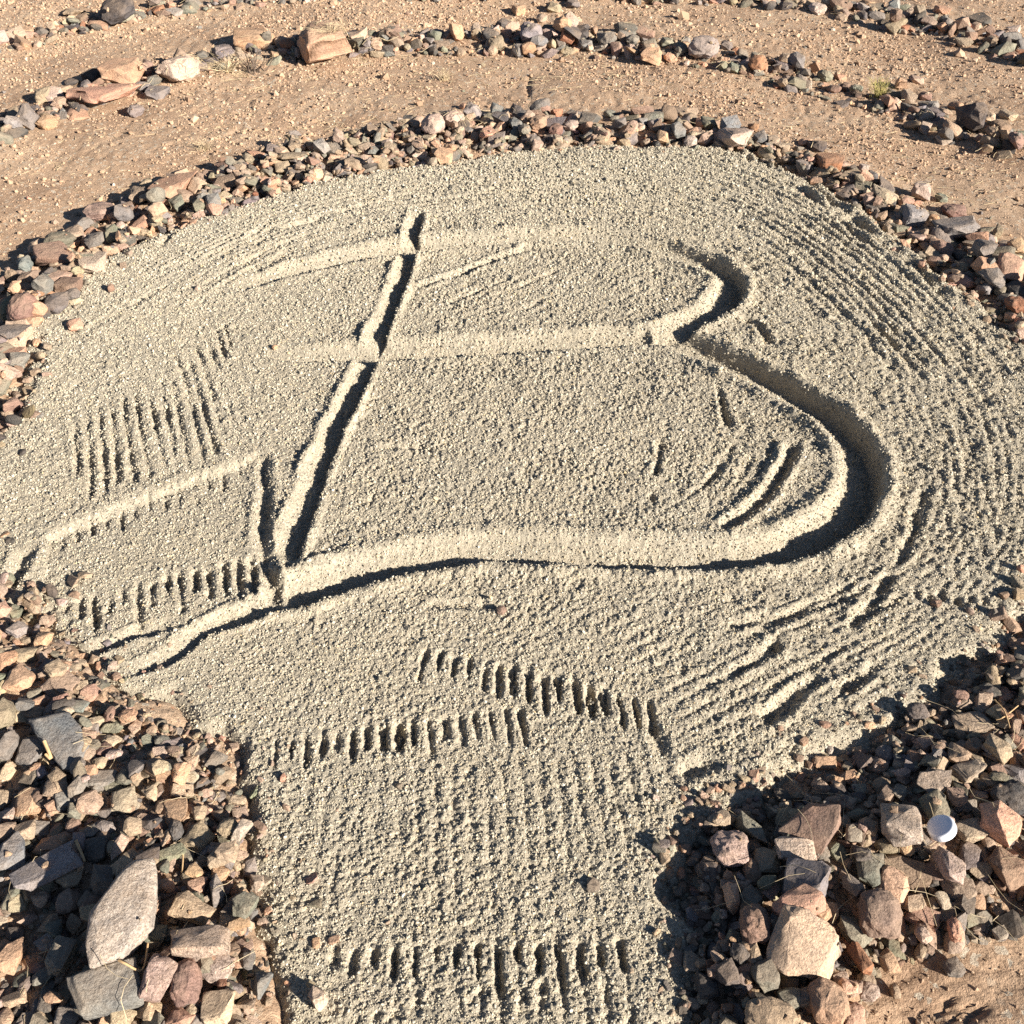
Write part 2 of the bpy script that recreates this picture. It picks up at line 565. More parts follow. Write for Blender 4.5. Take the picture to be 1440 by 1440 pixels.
# the sweep of the rake round the letter
outer = smooth_path([(60, 470), (180, 380), (350, 305), (500, 258), (700, 224), (900, 217), (1070, 236), (1240, 335), (1390, 470), (1490, 640), (1470, 790), (1360, 905), (1180, 1010)], 5)
inner = smooth_path([(200, 470), (290, 425), (420, 352), (550, 326), (690, 314), (840, 308), (960, 330), (1085, 395), (1190, 500), (1275, 610), (1270, 720), (1190, 800), (1060, 850)], 5)
for k in range(19):
    f = k / 18
    cur = outer * (1 - f) + inner * f
    i0 = random.randint(0, 12)
    i1 = random.randint(36, 50)
    mark([tuple(p) for p in cur[i0:i1:2]], random.uniform(0.8, 1.5), random.uniform(0.2, 0.5), 1.8, 0.4, 0.1)
sw = window(gpath(outer, 0.025), 0.02)
Xs, Ys = SX[sw], SY[sw]
PO, PI_ = gpath(outer[::2], 0.025), gpath(inner[::2], 0.025)
d_o = poly_dist(PO, Xs, Ys)[0]
d_i = poly_dist(PI_, Xs, Ys)[0]
between = inside(np.vstack([PO, PI_[::-1]]), Xs, Ys)
fo = d_o / (d_o + d_i + 1e-6)
ph = 6.2832 * 14 * fo + 2.2 * vnoise(Xs, Ys, 0.25, 81) + 1.2 * vnoise(Xs, Ys, 0.06, 82)
msk = (0.3 + 0.7 * sstep(-0.35, 0.25, vnoise(Xs, Ys, 0.22, 83) + 0.6 * vnoise(Xs, Ys, 0.05, 84))) * between * np.minimum(1, np.minimum(d_o, d_i) / 0.04)
msk = msk * (0.85 + 0.15 * sstep(-0.2, 0.5, Xs))
msk = msk * sstep(0.10, 0.24, d_o + d_i)
rake[sw] += msk * (0.0040 + 0.0090 * sstep(2.0, 2.8, Ys)) * (np.abs(np.sin(ph / 2)) ** 0.7 - 0.6)


def furrows(poly, p0, p1, pitch, amp, seed):
    # shallow parallel lines of the rake over a patch of the sand
    P = gpath(poly, 0.025)
    w_ = window(P, 0.01)
    X_, Y_ = SX[w_], SY[w_]
    if X_.size == 0:
        return
    a_, b_ = gpath([p0, p1], 0.025)
    e_ = (b_ - a_) / np.hypot(*(b_ - a_))
    across = -e_[1] * X_ + e_[0] * Y_
    ph_ = 6.2832 * across / pitch + 3.0 * vnoise(X_, Y_, 0.3, seed) + 1.3 * vnoise(X_, Y_, 0.07, seed + 1)
    d_ = poly_dist(P, X_, Y_, closed=True)[0]
    k_ = inside(P, X_, Y_) * np.minimum(1, d_ / 0.05) * (0.35 + 0.65 * sstep(-0.3, 0.3, vnoise(X_, Y_, 0.18, seed + 2) + 0.5 * vnoise(X_, Y_, 0.05, seed + 3)))
    rake[w_] += amp * k_ * (np.abs(np.sin(ph_ / 2)) ** 0.7 - 0.6)


furrows([(720, 850), (900, 830), (1120, 820), (1260, 760), (1330, 800), (1250, 960), (1090, 1070), (960, 1060), (880, 930)], (950, 960), (1150, 860), 0.026, 0.0042, 201)
furrows([(590, 410), (700, 365), (900, 365), (960, 410), (900, 450), (600, 462)], (620, 430), (760, 372), 0.034, 0.0042, 211)
furrows([(70, 560), (200, 430), (330, 400), (400, 430), (380, 560), (340, 620), (120, 730), (50, 690)], (180, 520), (215, 680), 0.027, 0.0036, 221)
furrows([(390, 1080), (900, 1040), (950, 1100), (930, 1440), (400, 1440), (380, 1200)], (640, 1080), (650, 1400), 0.027, 0.0032, 231)
furrows([(1240, 420), (1360, 520), (1440, 640), (1430, 820), (1320, 900), (1290, 700), (1200, 500)], (1330, 560), (1370, 760), 0.028, 0.0036, 241)
for k in range(24):                     # slanting streaks below the bowl
    u, v = random.uniform(760, 1300), random.uniform(850, 1020)
    if k > 9 or v > 1120 - 0.2 * (u - 700) or u + v > 2230:
        continue
    l = random.uniform(60, 150)
    mark([(u, v), (u + l * 0.5, v - l * 0.22), (u + l, v - l * 0.50)], random.uniform(0.6, 1.0), random.uniform(0.22, 0.45), 1.5, 0.4, 0.05)
mark([(1070, 1010), (1110, 982), (1155, 945)], 1.2, 1.1, 1.0, 0.3)
mark([(1020, 948), (1060, 928), (1100, 898)], 1.1, 1.4, 0.6, 0.4)
mark([(1180, 970), (1215, 950), (1240, 925)], 0.9, 1.0, 0.8, 0.4)
mark([(1195, 880), (1240, 830), (1278, 765), (1300, 690)], 1.1, 0.7, 1.6, 0.3)
mark([(1010, 880), (1120, 860), (1200, 820)], 1.1, 0.5, 1.2, 0.3)
mark([(955, 1088), (985, 1072), (1010, 1066)], 1.3, 1.3, 0.4, 0.2)
mark([(905, 1000), (930, 1050), (935, 1090)], 1.1, 0.8, 1.0, 0.2)
teeth((1285, 828), (1400, 838), 7, (6, 14), (10, 20), 0.9, 1.5, 0.3, 0.5)
mark([(1085, 228), (1135, 256), (1195, 308), (1240, 342), (1292, 382), (1330, 420)], 1.8, 1.6, 1.1, 0.5)
mark([(1105, 262), (1170, 300), (1215, 345)], 1.6, 0.8, 1.2, 0.4)
mark([(1140, 380), (1250, 480), (1300, 540)], 1.2, 0.8, 1.2, 0.4)
# inside the bowls
mark([(1014, 745), (1050, 722), (1086, 686), (1118, 628)], 1.3, 1.9, 0.35, 0.5)
mark([(1150, 702), (1166, 670), (1168, 636)], 0.8, 0.4, 0.9)
mark([(962, 702), (1000, 676), (1035, 622)], 0.8, 0.4, 0.9)
mark([(985, 728), (1030, 690), (1060, 640)], 0.9, 0.4, 0.9)
mark([(940, 716), (985, 690), (1020, 650)], 0.7, 0.4, 0.9)
mark([(1000, 735), (1070, 660), (1085, 620)], 0.8, 0.4, 0.9)
mark([(1006, 538), (1016, 575), (1028, 612)], 0.9, 1.3, 1.8, 0.2)
mark([(930, 596), (926, 640), (918, 708)], 0.8, 1.2, 2.0, 0.2)
teeth((930, 600), (924, 660), 7, (16, -4), (18, -6), 0.5, 0.8)
mark([(530, 634), (570, 632), (612, 636)], 0.8, 0.8, 0.4)
mark([(585, 403), (640, 386), (700, 364), (745, 352)], 1.2, 1.3, 0.2, 0.5)
for k in range(8):
    u, v = random.uniform(600, 760), random.uniform(390, 455)
    mark([(u, v), (u + 60, v - 26)], 0.7, 0.8, 0.8)
mark([(600, 850), (650, 850), (712, 855)], 0.9, 0.9, 0.3)
mark([(1040, 448), (1068, 462), (1082, 486)], 1.2, 1.2, 0.5)
mark([(350, 330), (420, 318), (470, 302), (560, 282)], 1.3, 1.0, 0.7)
mark([(262, 318), (240, 330), (225, 352)], 1.2, 1.0, 0.7)
mark([(40, 770), (25, 800), (10, 830)], 1.5, 1.5, 0.6, 0.4)
mark([(60, 552), (95, 550), (115, 535)], 0.5, 0.7, 0.4)

keep_b = np.clip(1 - (-groove) / 0.010, 0, 1)
relief = groove + bank * keep_b + rake * keep_b
for it in range(1):                     # loose sand slumps a little at every edge
    relief[1:-1, 1:-1] = (relief[1:-1, 1:-1] * 2 + relief[:-2, 1:-1] + relief[2:, 1:-1] + relief[1:-1, :-2] + relief[1:-1, 2:]) / 6
SZ += relief
left_calm = 0.62 + 0.38 * sstep(-0.75, 0.05, SX)
rough_r = 1 + 0.35 * sstep(0.3, 0.9, SX)
amp = (0.62 + 0.38 * sstep(0.9, 2.0, SY)) * calm * left_calm * rough_r * (0.8 + 0.7 * sstep(-0.3, 0.3, patchy))
SZ += amp * (0.0018 * (crumbs(SX, SY, 0.011, 60) - 0.45) + 0.0042 * (crumbs(SX, SY, 0.0052, 64) - 0.45) + 0.0030 * vnoise(SX, SY, 0.028, 66) + 0.0026 * vnoise(SX, SY, 0.010, 67))
SZ += 0.0020 * crumbs(SX, SY, 0.0050, 70)

ny, nx = SX.shape
keep_v = S_in > -0.05
keep_q = keep_v[:-1, :-1] & keep_v[1:, :-1] & keep_v[:-1, 1:] & keep_v[1:, 1:]
jj, ii = np.nonzero(keep_q)
base_i = jj * nx + ii
Fq = np.stack([base_i, base_i + 1, base_i + nx + 1, base_i + nx], 1)
used = np.zeros(nx * ny, bool)
used[Fq.ravel()] = True
remap = np.cumsum(used) - 1
SV = np.stack([SX.ravel(), SY.ravel(), SZ.ravel()], 1)[used]
sand = link('sand_bed', mesh_from('sand_bed', SV, remap[Fq], M_SAND, True))
tag(sand, 'pale raked coarse sand bed with a large letter B drawn in grooves', kind='structure')


def grain_material(name, stops):
    m, t, b = new_mat(name)
    oi = N(t, 'ShaderNodeObjectInfo')
    r = ramp(t, oi.outputs['Random'], stops)
    t.links.new(r.outputs[0], b.inputs['Base Color'])
    b.inputs['Roughness'].default_value = 0.9
    b.inputs['Specular IOR Level'].default_value = 0.15
    return m


def grain_object(name, pts, size, mat, parent, squash=(0.6, 1.0)):
    # uncountable crumbs: one rough crumb repeated at every point, turned and scaled at random
    me = bpy.data.meshes.new(name)
    me.vertices.add(len(pts))
    me.vertices.foreach_set('co', np.asarray(pts, np.float32).ravel())
    at = me.attributes.new('crumb_size', 'FLOAT', 'POINT')
    at.data.foreach_set('value', np.asarray(size, np.float32))
    me.materials.append(mat)
    o = link(name, me, parent)
    ng = bpy.data.node_groups.new(name, 'GeometryNodeTree')
    ng.interface.new_socket('Geometry', in_out='INPUT', socket_type='NodeSocketGeometry')
    ng.interface.new_socket('Geometry', in_out='OUTPUT', socket_type='NodeSocketGeometry')
    gi, go = ng.nodes.new('NodeGroupInput'), ng.nodes.new('NodeGroupOutput')
    ico = ng.nodes.new('GeometryNodeMeshIcoSphere')
    ico.inputs['Subdivisions'].default_value = 1
    ico.inputs['Radius'].default_value = 1.0
    sp = ng.nodes.new('GeometryNodeSetPosition')
    rv0 = ng.nodes.new('FunctionNodeRandomValue')
    rv0.data_type = 'FLOAT_VECTOR'
    rv0.inputs[0].default_value = (-0.35,) * 3
    rv0.inputs[1].default_value = (0.35,) * 3
    sm = ng.nodes.new('GeometryNodeSetMaterial')
    sm.inputs['Material'].default_value = mat
    ins = ng.nodes.new('GeometryNodeInstanceOnPoints')
    rr = ng.nodes.new('FunctionNodeRandomValue')
    rr.data_type = 'FLOAT_VECTOR'
    rr.inputs[0].default_value = (0, 0, 0)
    rr.inputs[1].default_value = (6.28,) * 3
    rsz = ng.nodes.new('FunctionNodeRandomValue')
    rsz.data_type = 'FLOAT_VECTOR'
    rsz.inputs[0].default_value = (squash[0],) * 3
    rsz.inputs[1].default_value = (squash[1],) * 3
    na = ng.nodes.new('GeometryNodeInputNamedAttribute')
    na.data_type = 'FLOAT'
    na.inputs['Name'].default_value = 'crumb_size'
    ml = ng.nodes.new('ShaderNodeVectorMath')
    ml.operation = 'SCALE'
    L = ng.links.new
    L(ico.outputs[0], sp.inputs['Geometry'])
    L(rv0.outputs[0], sp.inputs['Offset'])
    L(sp.outputs[0], sm.inputs['Geometry'])
    L(gi.outputs[0], ins.inputs['Points'])
    L(sm.outputs[0], ins.inputs['Instance'])
    L(rr.outputs[0], ins.inputs['Rotation'])
    L(rsz.outputs[0], ml.inputs[0])
    L(na.outputs[0], ml.inputs['Scale'])
    L(ml.outputs[0], ins.inputs['Scale'])
    L(ins.outputs[0], go.inputs[0])
    md = o.modifiers.new('crumbs', 'NODES')
    md.node_group = ng
    return tag(o, kind='stuff')


def in_view(x, y, margin=60):
    u, v, d = to_px(x, y, 0.03)
    return (u > -margin) & (u < 1440 + margin) & (v > -margin) & (v < 1440 + margin)


M_GRAIN = grain_material('sand_grain', [(0.0, (0.12, 0.105, 0.085)), (0.10, (0.27, 0.233, 0.170)), (0.4, (0.435, 0.37, 0.265)), (0.78, (0.525, 0.455, 0.335)), (0.93, (0.61, 0.55, 0.43)), (1.0, (0.60, 0.45, 0.25))])
gr_ = np.random.default_rng(31)
n_c = 2000000
cy_ = 0.42 + 3.3 * gr_.random(n_c)
cx_ = (gr_.random(n_c) * 2 - 1) * 1.6
rad = 0.0008 + 0.00040 * cy_
acc = gr_.random(n_c) < (0.0010 / rad) ** 2 * 0.95
acc &= in_view(cx_, cy_)
cx_, cy_, rad = cx_[acc], cy_[acc], rad[acc]
ii = np.clip(np.searchsorted(gx, cx_), 1, nx - 1)
jj = np.clip(np.searchsorted(gy, cy_), 1, ny - 1)
ok = S_in[jj, ii] > -0.01
ok &= gr_.random(len(cx_)) < 0.7 + 0.3 * calm[jj, ii]
cx_, cy_, rad, ii, jj = cx_[ok], cy_[ok], rad[ok], ii[ok], jj[ok]
size = rad * np.exp(gr_.normal(size=len(cx_)) * 0.35)
corners = np.stack([SZ[jj, ii], SZ[jj - 1, ii], SZ[jj, ii - 1], SZ[jj - 1, ii - 1]])
zz = corners.min(0) + (corners.max(0) - corners.min(0)) * np.where(np.ptp(corners, axis=0) > 0.004, gr_.random(len(cx_)), 0.3)
grain_object('sand_grains', np.stack([cx_, cy_, zz + 0.25 * size], 1), size, M_GRAIN, sand)

# ------------------------------------------------------------------ the dirt: one sheet to the horizon
dxs = np.concatenate([-np.geomspace(90, 3.45, 26), np.linspace(-3.4, 3.4, 760), np.geomspace(3.45, 90, 26)])
dys = np.concatenate([-np.geomspace(60, 0.3, 16), np.linspace(-0.2, 0.3, 10), 0.33 * np.exp(np.linspace(0, math.log(7.2 / 0.33), 620)), np.geomspace(7.4, 200, 30)])
DX, DY = np.meshgrid(dxs, dys)
d_in = np.full(DX.shape, -1.0)
mm = (abs(DX) < 2.2) & (DY > -0.2) & (DY < 4.2)
d_in[mm] = sand_cover(DX[mm], DY[mm])
DZ = dirt_h(DX, DY)
DZ -= 0.04 * sstep(0.0, 0.06, d_in)
hide = d_in > 0.16
hq = hide[:-1, :-1] & hide[1:, :-1] & hide[:-1, 1:] & hide[1:, 1:]
jj, ii = np.nonzero(~hq)
base_i = jj * DX.shape[1] + ii
Fq = np.stack([base_i, base_i + 1, base_i + DX.shape[1] + 1, base_i + DX.shape[1]], 1)
used = np.zeros(DX.size, bool)
used[Fq.ravel()] = True
remap = np.cumsum(used) - 1
ground_o = link('ground', mesh_from('ground', np.stack([DX.ravel(), DY.ravel(), DZ.ravel()], 1)[used], remap[Fq], M_DIRT, True))
tag(ground_o, 'dry orange brown dirt between the rock rows', kind='structure')

M_CLOD = grain_material('dirt_clod', [(0.0, (0.24, 0.155, 0.098)), (0.2, (0.37, 0.245, 0.155)), (0.6, (0.44, 0.298, 0.19)), (0.94, (0.49, 0.345, 0.23)), (1.0, (0.54, 0.45, 0.34))])
n_c = 420000
cy_ = 0.42 + 6.6 * gr_.random(n_c)
cx_ = (gr_.random(n_c) * 2 - 1) * 3.35
cy_ = np.concatenate([cy_, 0.42 + 0.9 * gr_.random(45000)])
cx_ = np.concatenate([cx_, (gr_.random(45000) * 2 - 1) * 0.95])
acc = in_view(cx_, cy_)
cx_, cy_ = cx_[acc], cy_[acc]
pz = sstep(-0.3, 0.35, vnoise(cx_, cy_, 0.35, 17) + 0.6 * vnoise(cx_, cy_, 0.1, 18))
acc = gr_.random(len(cx_)) < 0.15 + 0.85 * pz
cx_, cy_ = cx_[acc], cy_[acc]
ii = np.clip(np.searchsorted(dxs, cx_), 1, len(dxs) - 1)
jj = np.clip(np.searchsorted(dys, cy_), 1, len(dys) - 1)
ok = d_in[jj, ii] < 0.03
cx_, cy_, ii, jj = cx_[ok], cy_[ok], ii[ok], jj[ok]
size = (0.0009 + 0.00040 * cy_) * np.exp(gr_.normal(size=len(cx_)) * 0.55)
zz = np.minimum(DZ[jj, ii], DZ[jj - 1, ii - 1])
grain_object('dirt_clods', np.stack([cx_, cy_, zz + 0.2 * size], 1), size, M_CLOD, ground_o)

# ------------------------------------------------------------------ resting heights: what a dropped stone lands on
RES = 0.006
hx0, hy0 = -3.7, 0.25
HNX, HNY = 1240, 1260
HX, HY = np.meshgrid(hx0 + RES * np.arange(HNX), hy0 + RES * np.arange(HNY))
HZ = dirt_h(HX, HY, False) + 0.003
m = (abs(HX) < 1.62) & (HY < 3.75)
s_in = np.full(HX.shape, -1.0)
s_in[m] = sand_cover(HX[m], HY[m])
HZ -= 0.04 * sstep(0.0, 0.06, s_in)
on = s_in > -0.02
ci = np.clip(np.searchsorted(gx, HX[on]), 0, nx - 1)
cj = np.clip(np.searchsorted(gy, HY[on]), 0, ny - 1)
HZ[on] = np.maximum(HZ[on], SZ[cj, ci])
BASE = HZ.copy()


def height(x, y):
    i = int(round((x - hx0) / RES))
    j = int(round((y - hy0) / RES))
    return HZ[min(max(j, 0), HNY - 1), min(max(i, 0), HNX - 1)]


def foot(x, y, r):
    i0, i1 = int((x - r - hx0) / RES), int((x + r - hx0) / RES) + 2
    j0, j1 = int((y - r - hy0) / RES), int((y + r - hy0) / RES) + 2
    if i0 < 0 or j0 < 0 or i1 >= HNX or j1 >= HNY:
        return None
    return slice(j0, j1), slice(i0, i1)


def rest(x, y, a, b, c, yaw, sink=0.35, pct=60):
    """height of the centre of a stone dropped at x, y and the slope it finds"""
    s = foot(x, y, max(a, b))
    if s is None:
        return None
    lx, ly = HX[s] - x, HY[s] - y
    cy, sy = math.cos(yaw), math.sin(yaw)
    p, q = (lx * cy + ly * sy) / a, (-lx * sy + ly * cy) / b
    r2 = p * p + q * q
    m = r2 < 1
    if not m.any():
        return height(x, y) + c * (1 - sink), 0, 0
    hh = HZ[s][m]
    z = np.percentile(hh, pct) + c * (1 - sink)
    if m.sum() > 6:
        A_ = np.stack([lx[m], ly[m], np.ones(m.sum())], 1)
        g = np.linalg.lstsq(A_, hh, rcond=None)[0]
        return z, float(np.clip(g[0], -.6, .6)), float(np.clip(g[1], -.6, .6))
    return z, 0, 0


def settle(x, y, z, a, b, c, yaw):
    s = foot(x, y, max(a, b))
    if s is None:
        return
    lx, ly = HX[s] - x, HY[s] - y
    cy, sy = math.cos(yaw), math.sin(yaw)
    p, q = (lx * cy + ly * sy) / a, (-lx * sy + ly * cy) / b
    r2 = p * p + q * q
    top = np.where(r2 < 1, z + 0.85 * c * (1 - np.clip(r2, 0, 1) ** 1.5) ** 0.5, -1)
    HZ[s] = np.maximum(HZ[s], top)


# ------------------------------------------------------------------ stone shapes
def hull_points(rs, kind):
    n = {'angular': 17, 'block': 16, 'round': 40, 'flake': 14, 'slab': 17}[kind]
    pts = []
    off = rs.random() * 6.28
    for i in range(n):
        zz = 1 - 2 * (i + 0.5) / n
        ph = off + i * 2.39996 + rs.normal() * 0.35
        rr = math.sqrt(max(0, 1 - zz * zz))
        v = np.array([rr * math.cos(ph), rr * math.sin(ph), zz]) + rs.normal(size=3) * (0.05 if kind == 'round' else 0.14)
        pw = {'angular': 0.78, 'block': 0.5, 'round': 0.92, 'flake': 0.7, 'slab': 0.55}[kind]
        v = np.sign(v) * np.abs(v) ** pw
        v *= 1 + rs.normal() * (0.04 if kind == 'round' else 0.11)
        pts.append(v)
    pts = np.array(pts)
    if kind in ('slab', 'flake'):                 # flat top, uneven rim
        pts[:, 2] = np.sign(pts[:, 2]) * np.abs(pts[:, 2]) ** 0.35
        pts[:, :2] *= (1 + 0.25 * rs.normal(size=(len(pts), 1)) * 0.6)
    lo, hi = pts.min(0), pts.max(0)
    return (pts - (lo + hi) / 2) / ((hi - lo) / 2)


def hull_mesh(pts):
    bm = bmesh.new()
    for p in pts:
        bm.verts.new(p)
    r = bmesh.ops.convex_hull(bm, input=bm.verts)
    dead = [g for g in r['geom_interior'] if isinstance(g, bmesh.types.BMVert)]
    bmesh.ops.delete(bm, geom=dead, context='VERTS')
    bmesh.ops.dissolve_limit(bm, angle_limit=R(9), verts=bm.verts, edges=bm.edges)
    return bm


def worn(bm, seed, kind, name, mat, cuts=2, edge=0.10, rough=0.045):
    """soften the edges of a hull and chip its faces"""
    bmesh.ops.bevel(bm, geom=list(bm.edges), offset=edge, segments=2, profile=0.6, affect='EDGES', clamp_overlap=True)
    bmesh.ops.triangulate(bm, faces=bm.faces)
    bmesh.ops.subdivide_edges(bm, edges=[e for e in bm.edges if e.calc_length() > 0.16], cuts=cuts, use_grid_fill=True)
    bmesh.ops.triangulate(bm, faces=bm.faces)
    bm.normal_update()
    o = Vector((seed * 3.1, seed * 1.7, seed * 0.9))
    for v in bm.verts:
        n1 = mnoise.noise(v.co * 1.7 + o)
        n2 = mnoise.noise(v.co * 4.5 + o)
        n3 = mnoise.noise(v.co * 10 + o)
        chip = max(0.0, mnoise.noise(v.co * 2.6 - o) - 0.18)
        v.co += v.normal * (rough * (1.6 * n1 + 1.1 * n2 + 0.7 * n3 - 2.2 * chip))
    me = bpy.data.meshes.new(name)
    bm.to_mesh(me)
    bm.free()
    for p in me.polygons:
        p.use_smooth = True
    me.materials.append(mat)
    return me


KINDS = ['angular', 'block', 'round', 'slab', 'flake']
HI = {}
LO = {}
for kk, kind in enumerate(KINDS):
    for i in range(8):
        rs = np.random.default_rng(100 * kk + i + 3)
        pts = hull_points(rs, kind)
        bm = hull_mesh(pts)
        edge, rough = {'round': (0.13, 0.07)}.get(kind, (0.05, 0.06))
        me = worn(bm, i + 10 * kk, kind, 'stone_' + kind, M_STONE, 2, edge, rough)
        HI[kind, i] = me
        bm = hull_mesh(hull_points(np.random.default_rng(100 * kk + i + 3), kind))
        bmesh.ops.bevel(bm, geom=list(bm.edges), offset=0.10, segments=1, affect='EDGES', clamp_overlap=True) if i % 2 == 0 else None
        bmesh.ops.triangulate(bm, faces=bm.faces)
        bm.verts.ensure_lookup_table()
        LO[kind, i] = (np.array([v.co[:] for v in bm.verts]), np.array([[v.index for v in f.verts] for f in bm.faces]))
        bm.free()
HI_GRAN = {}
for k, me in HI.items():
    g = me.copy()
    g.materials.clear()
    g.materials.append(M_GRAN)
    HI_GRAN[k] = g

PAL = {  # base colours of the kinds of rock here, and the word for each
    'T': ((0.355, 0.264, 0.184), 'tan'), 'P': ((0.46, 0.275, 0.175), 'orange pink'), 'D': ((0.075, 0.070, 0.068), 'charcoal'), 'G': ((0.19, 0.17, 0.155), 'grey'),
    'O': ((0.17, 0.165, 0.125), 'olive grey'), 'B': ((0.23, 0.15, 0.11), 'brown'), 'R': ((0.30, 0.135, 0.075), 'rust red'), 'W': ((0.435, 0.33, 0.262), 'pale pinkish'), 'S': ((0.165, 0.168, 0.165), 'slate grey')}
stones = []      # every stone of the place: dicts


def colour_of(key, rs):
    base = np.array(PAL[key][0]) * 1.18
    k = math.exp(rs.normal() * (0.07 if key == 'W' else 0.16))
    return tuple(np.clip(base * k * (1 + rs.normal(size=3) * 0.04), 0.02, 0.8))


def tilt_matrix(gx_, gy_, yaw, rs, amount):
    n = Vector((-gx_ * 0.8 + rs.normal() * amount, -gy_ * 0.8 + rs.normal() * amount, 1)).normalized()
    q = Vector((0, 0, 1)).rotation_difference(n)
    return q.to_matrix() @ Matrix.Rotation(yaw, 3, 'Z')


rs = np.random.default_rng(77)


def add_filler(x, y, size, keys, weights, kinds=KINDS, tilt=0.3, sink=0.35, row='', pct=60):
    a = size * (0.85 + 0.5 * rs.random())
    b = size * (0.6 + 0.35 * rs.random())
    c = size * (0.38 + 0.38 * rs.random())
    kind = kinds[rs.integers(len(kinds))]
    if kind in ('flake', 'slab'):
        c *= 0.6
    yaw = rs.random() * 6.283
    r = rest(x, y, a, b, c, yaw, sink, pct)
    if r is None:
        return
    z, g1, g2 = r
    key = keys[rs.choice(len(keys), p=weights)]
    settle(x, y, z, a, b, c, yaw)
    stones.append(dict(x=x, y=y, z=z, abc=(a, b, c), rot=tilt_matrix(g1, g2, yaw, rs, tilt), kind=kind, i=int(rs.integers(8)), key=key, col=colour_of(key, rs), row=row, hero=False))


KEYS = list('TPDGOBRWS')
W_MIX = np.array([.33, .15, .08, .15, .14, .09, .01, .04, .01]); W_MIX /= W_MIX.sum()
W_DARK = np.array([.22, .10, .13, .20, .13, .11, .03, .04, .04]); W_DARK /= W_DARK.sum()
W_WARM = np.array([.50, .14, .04, .09, .12, .06, .005, .03, .01]); W_WARM /= W_WARM.sum()


W_NEAR = np.array([.40, .07, .06, .14, .17, .09, .005, .04, .02]); W_NEAR /= W_NEAR.sum()


def band_poly(upper, lower):
    return gpath(upper + lower[::-1], 0.03)


BANDS = [
    ('border', band_poly([(-130, 560), (-60, 430), (0, 372), (60, 335), (100, 312), (200, 258), (300, 232), (400, 204), (500, 184), (600, 166), (700, 155), (800, 158), (900, 160), (1000, 172), (1060, 188), (1150, 212), (1250, 256), (1350, 305), (1440, 345), (1560, 430)],
                         [(-30, 640), (-10, 585), (15, 530), (55, 455), (105, 402), (160, 345), (260, 308), (345, 288), (450, 254), (560, 232), (700, 212), (800, 204), (900, 206), (1000, 208), (1060, 212), (1140, 244), (1240, 305), (1320, 378), (1400, 432), (1520, 540)]), 1400, 0.013, 0.036, W_MIX),
    ('border left', band_poly([(310, 228), (400, 200), (500, 180), (600, 165), (660, 162)], [(270, 300), (345, 284), (450, 250), (560, 230), (660, 218)]), 700, 0.011, 0.022, W_WARM),
    ('second', band_poly([(-130, 200), (0, 150), (100, 122), (200, 100), (330, 64), (450, 48), (550, 40), (650, 36), (750, 26), (850, 42), (950, 62), (1050, 72), (1150, 98), (1250, 124), (1350, 160), (1440, 180), (1560, 220)],
                         [(-130, 290), (0, 200), (110, 156), (200, 122), (330, 88), (450, 74), (550, 70), (650, 68), (750, 68), (850, 76), (950, 86), (1050, 102), (1150, 130), (1250, 152), (1350, 196), (1440, 212), (1560, 260)]), 950, 0.014, 0.040, W_DARK),
    ('far', band_poly([(-60, 60), (0, 52), (60, 36), (160, 10), (250, -6), (380, -14), (520, -20), (700, -22), (850, -20), (1000, -14), (1120, -4), (1200, 2), (1300, 20), (1400, 46), (1480, 66), (1600, 100)],
                      [(-60, 90), (0, 76), (60, 60), (160, 28), (250, 10), (380, 2), (520, -3), (700, -4), (850, -2), (1000, 4), (1120, 14), (1200, 28), (1300, 48), (1400, 76), (1480, 94), (1600, 132)]), 900, 0.015, 0.042, W_DARK),
    ('near left', gpath([(-200, 800), (-20, 850), (30, 872), (95, 918), (155, 966), (250, 1026), (312, 1080), (338, 1180), (350, 1300), (362, 1440), (366, 1560), (-200, 1560)], 0.03), 3600, 0.0045, 0.0165, W_NEAR),
    ('near right', gpath([(1560, 800), (1440, 888), (1300, 995), (1210, 1055), (1120, 1100), (1050, 1130), (995, 1150), (968, 1190), (972, 1300), (972, 1440), (968, 1560), (1210, 1560), (1220, 1410), (1260, 1350), (1330, 1320), (1440, 1300), (1560, 1290)], 0.03), 2600, 0.0045, 0.0165, W_NEAR),
]
NEAR_KINDS = ['angular', 'angular', 'slab', 'flake', 'flake', 'round', 'block']
for name, P, n, s0, s1, wts in BANDS:
    lo, hi = P.min(0), P.max(0)
    cand = lo + rs.random((n * 14, 2)) * (hi - lo)
    cand = cand[inside(P, cand[:, 0], cand[:, 1])]
    cand = cand[cand[:, 1] < 7.6][:n]
    sizes = np.sort(s0 + (s1 - s0) * rs.random(len(cand)) ** 2.8)
    nm = 'border' if name == 'border left' else name
    for (x, y), sz in zip(cand, sizes):
        add_filler(x, y, sz, KEYS, wts, kinds=NEAR_KINDS if nm.startswith('near') else KINDS, row=nm, sink=0.42, pct=50)
# stray small stones on the rubble's skirts, the dirt and the sand's rim
edge_pts = smooth_path(SAND_W[1:-1], 14)
for k in range(3000):
    p = edge_pts[rs.integers(len(edge_pts))] + rs.normal(size=2) * (0.032 if rs.random() < 0.75 else 0.06)
    if p[1] < 1.25 and rs.random() < 0.55:
        p = p + rs.normal(size=2) * 0.004 + np.array((math.copysign(0.022, p[0]), 0))
    add_filler(p[0], p[1], 0.003 + (0.007 if p[1] < 1.25 else 0.014) * rs.random() ** 2.5, KEYS, W_WARM, row='edge', sink=0.5)

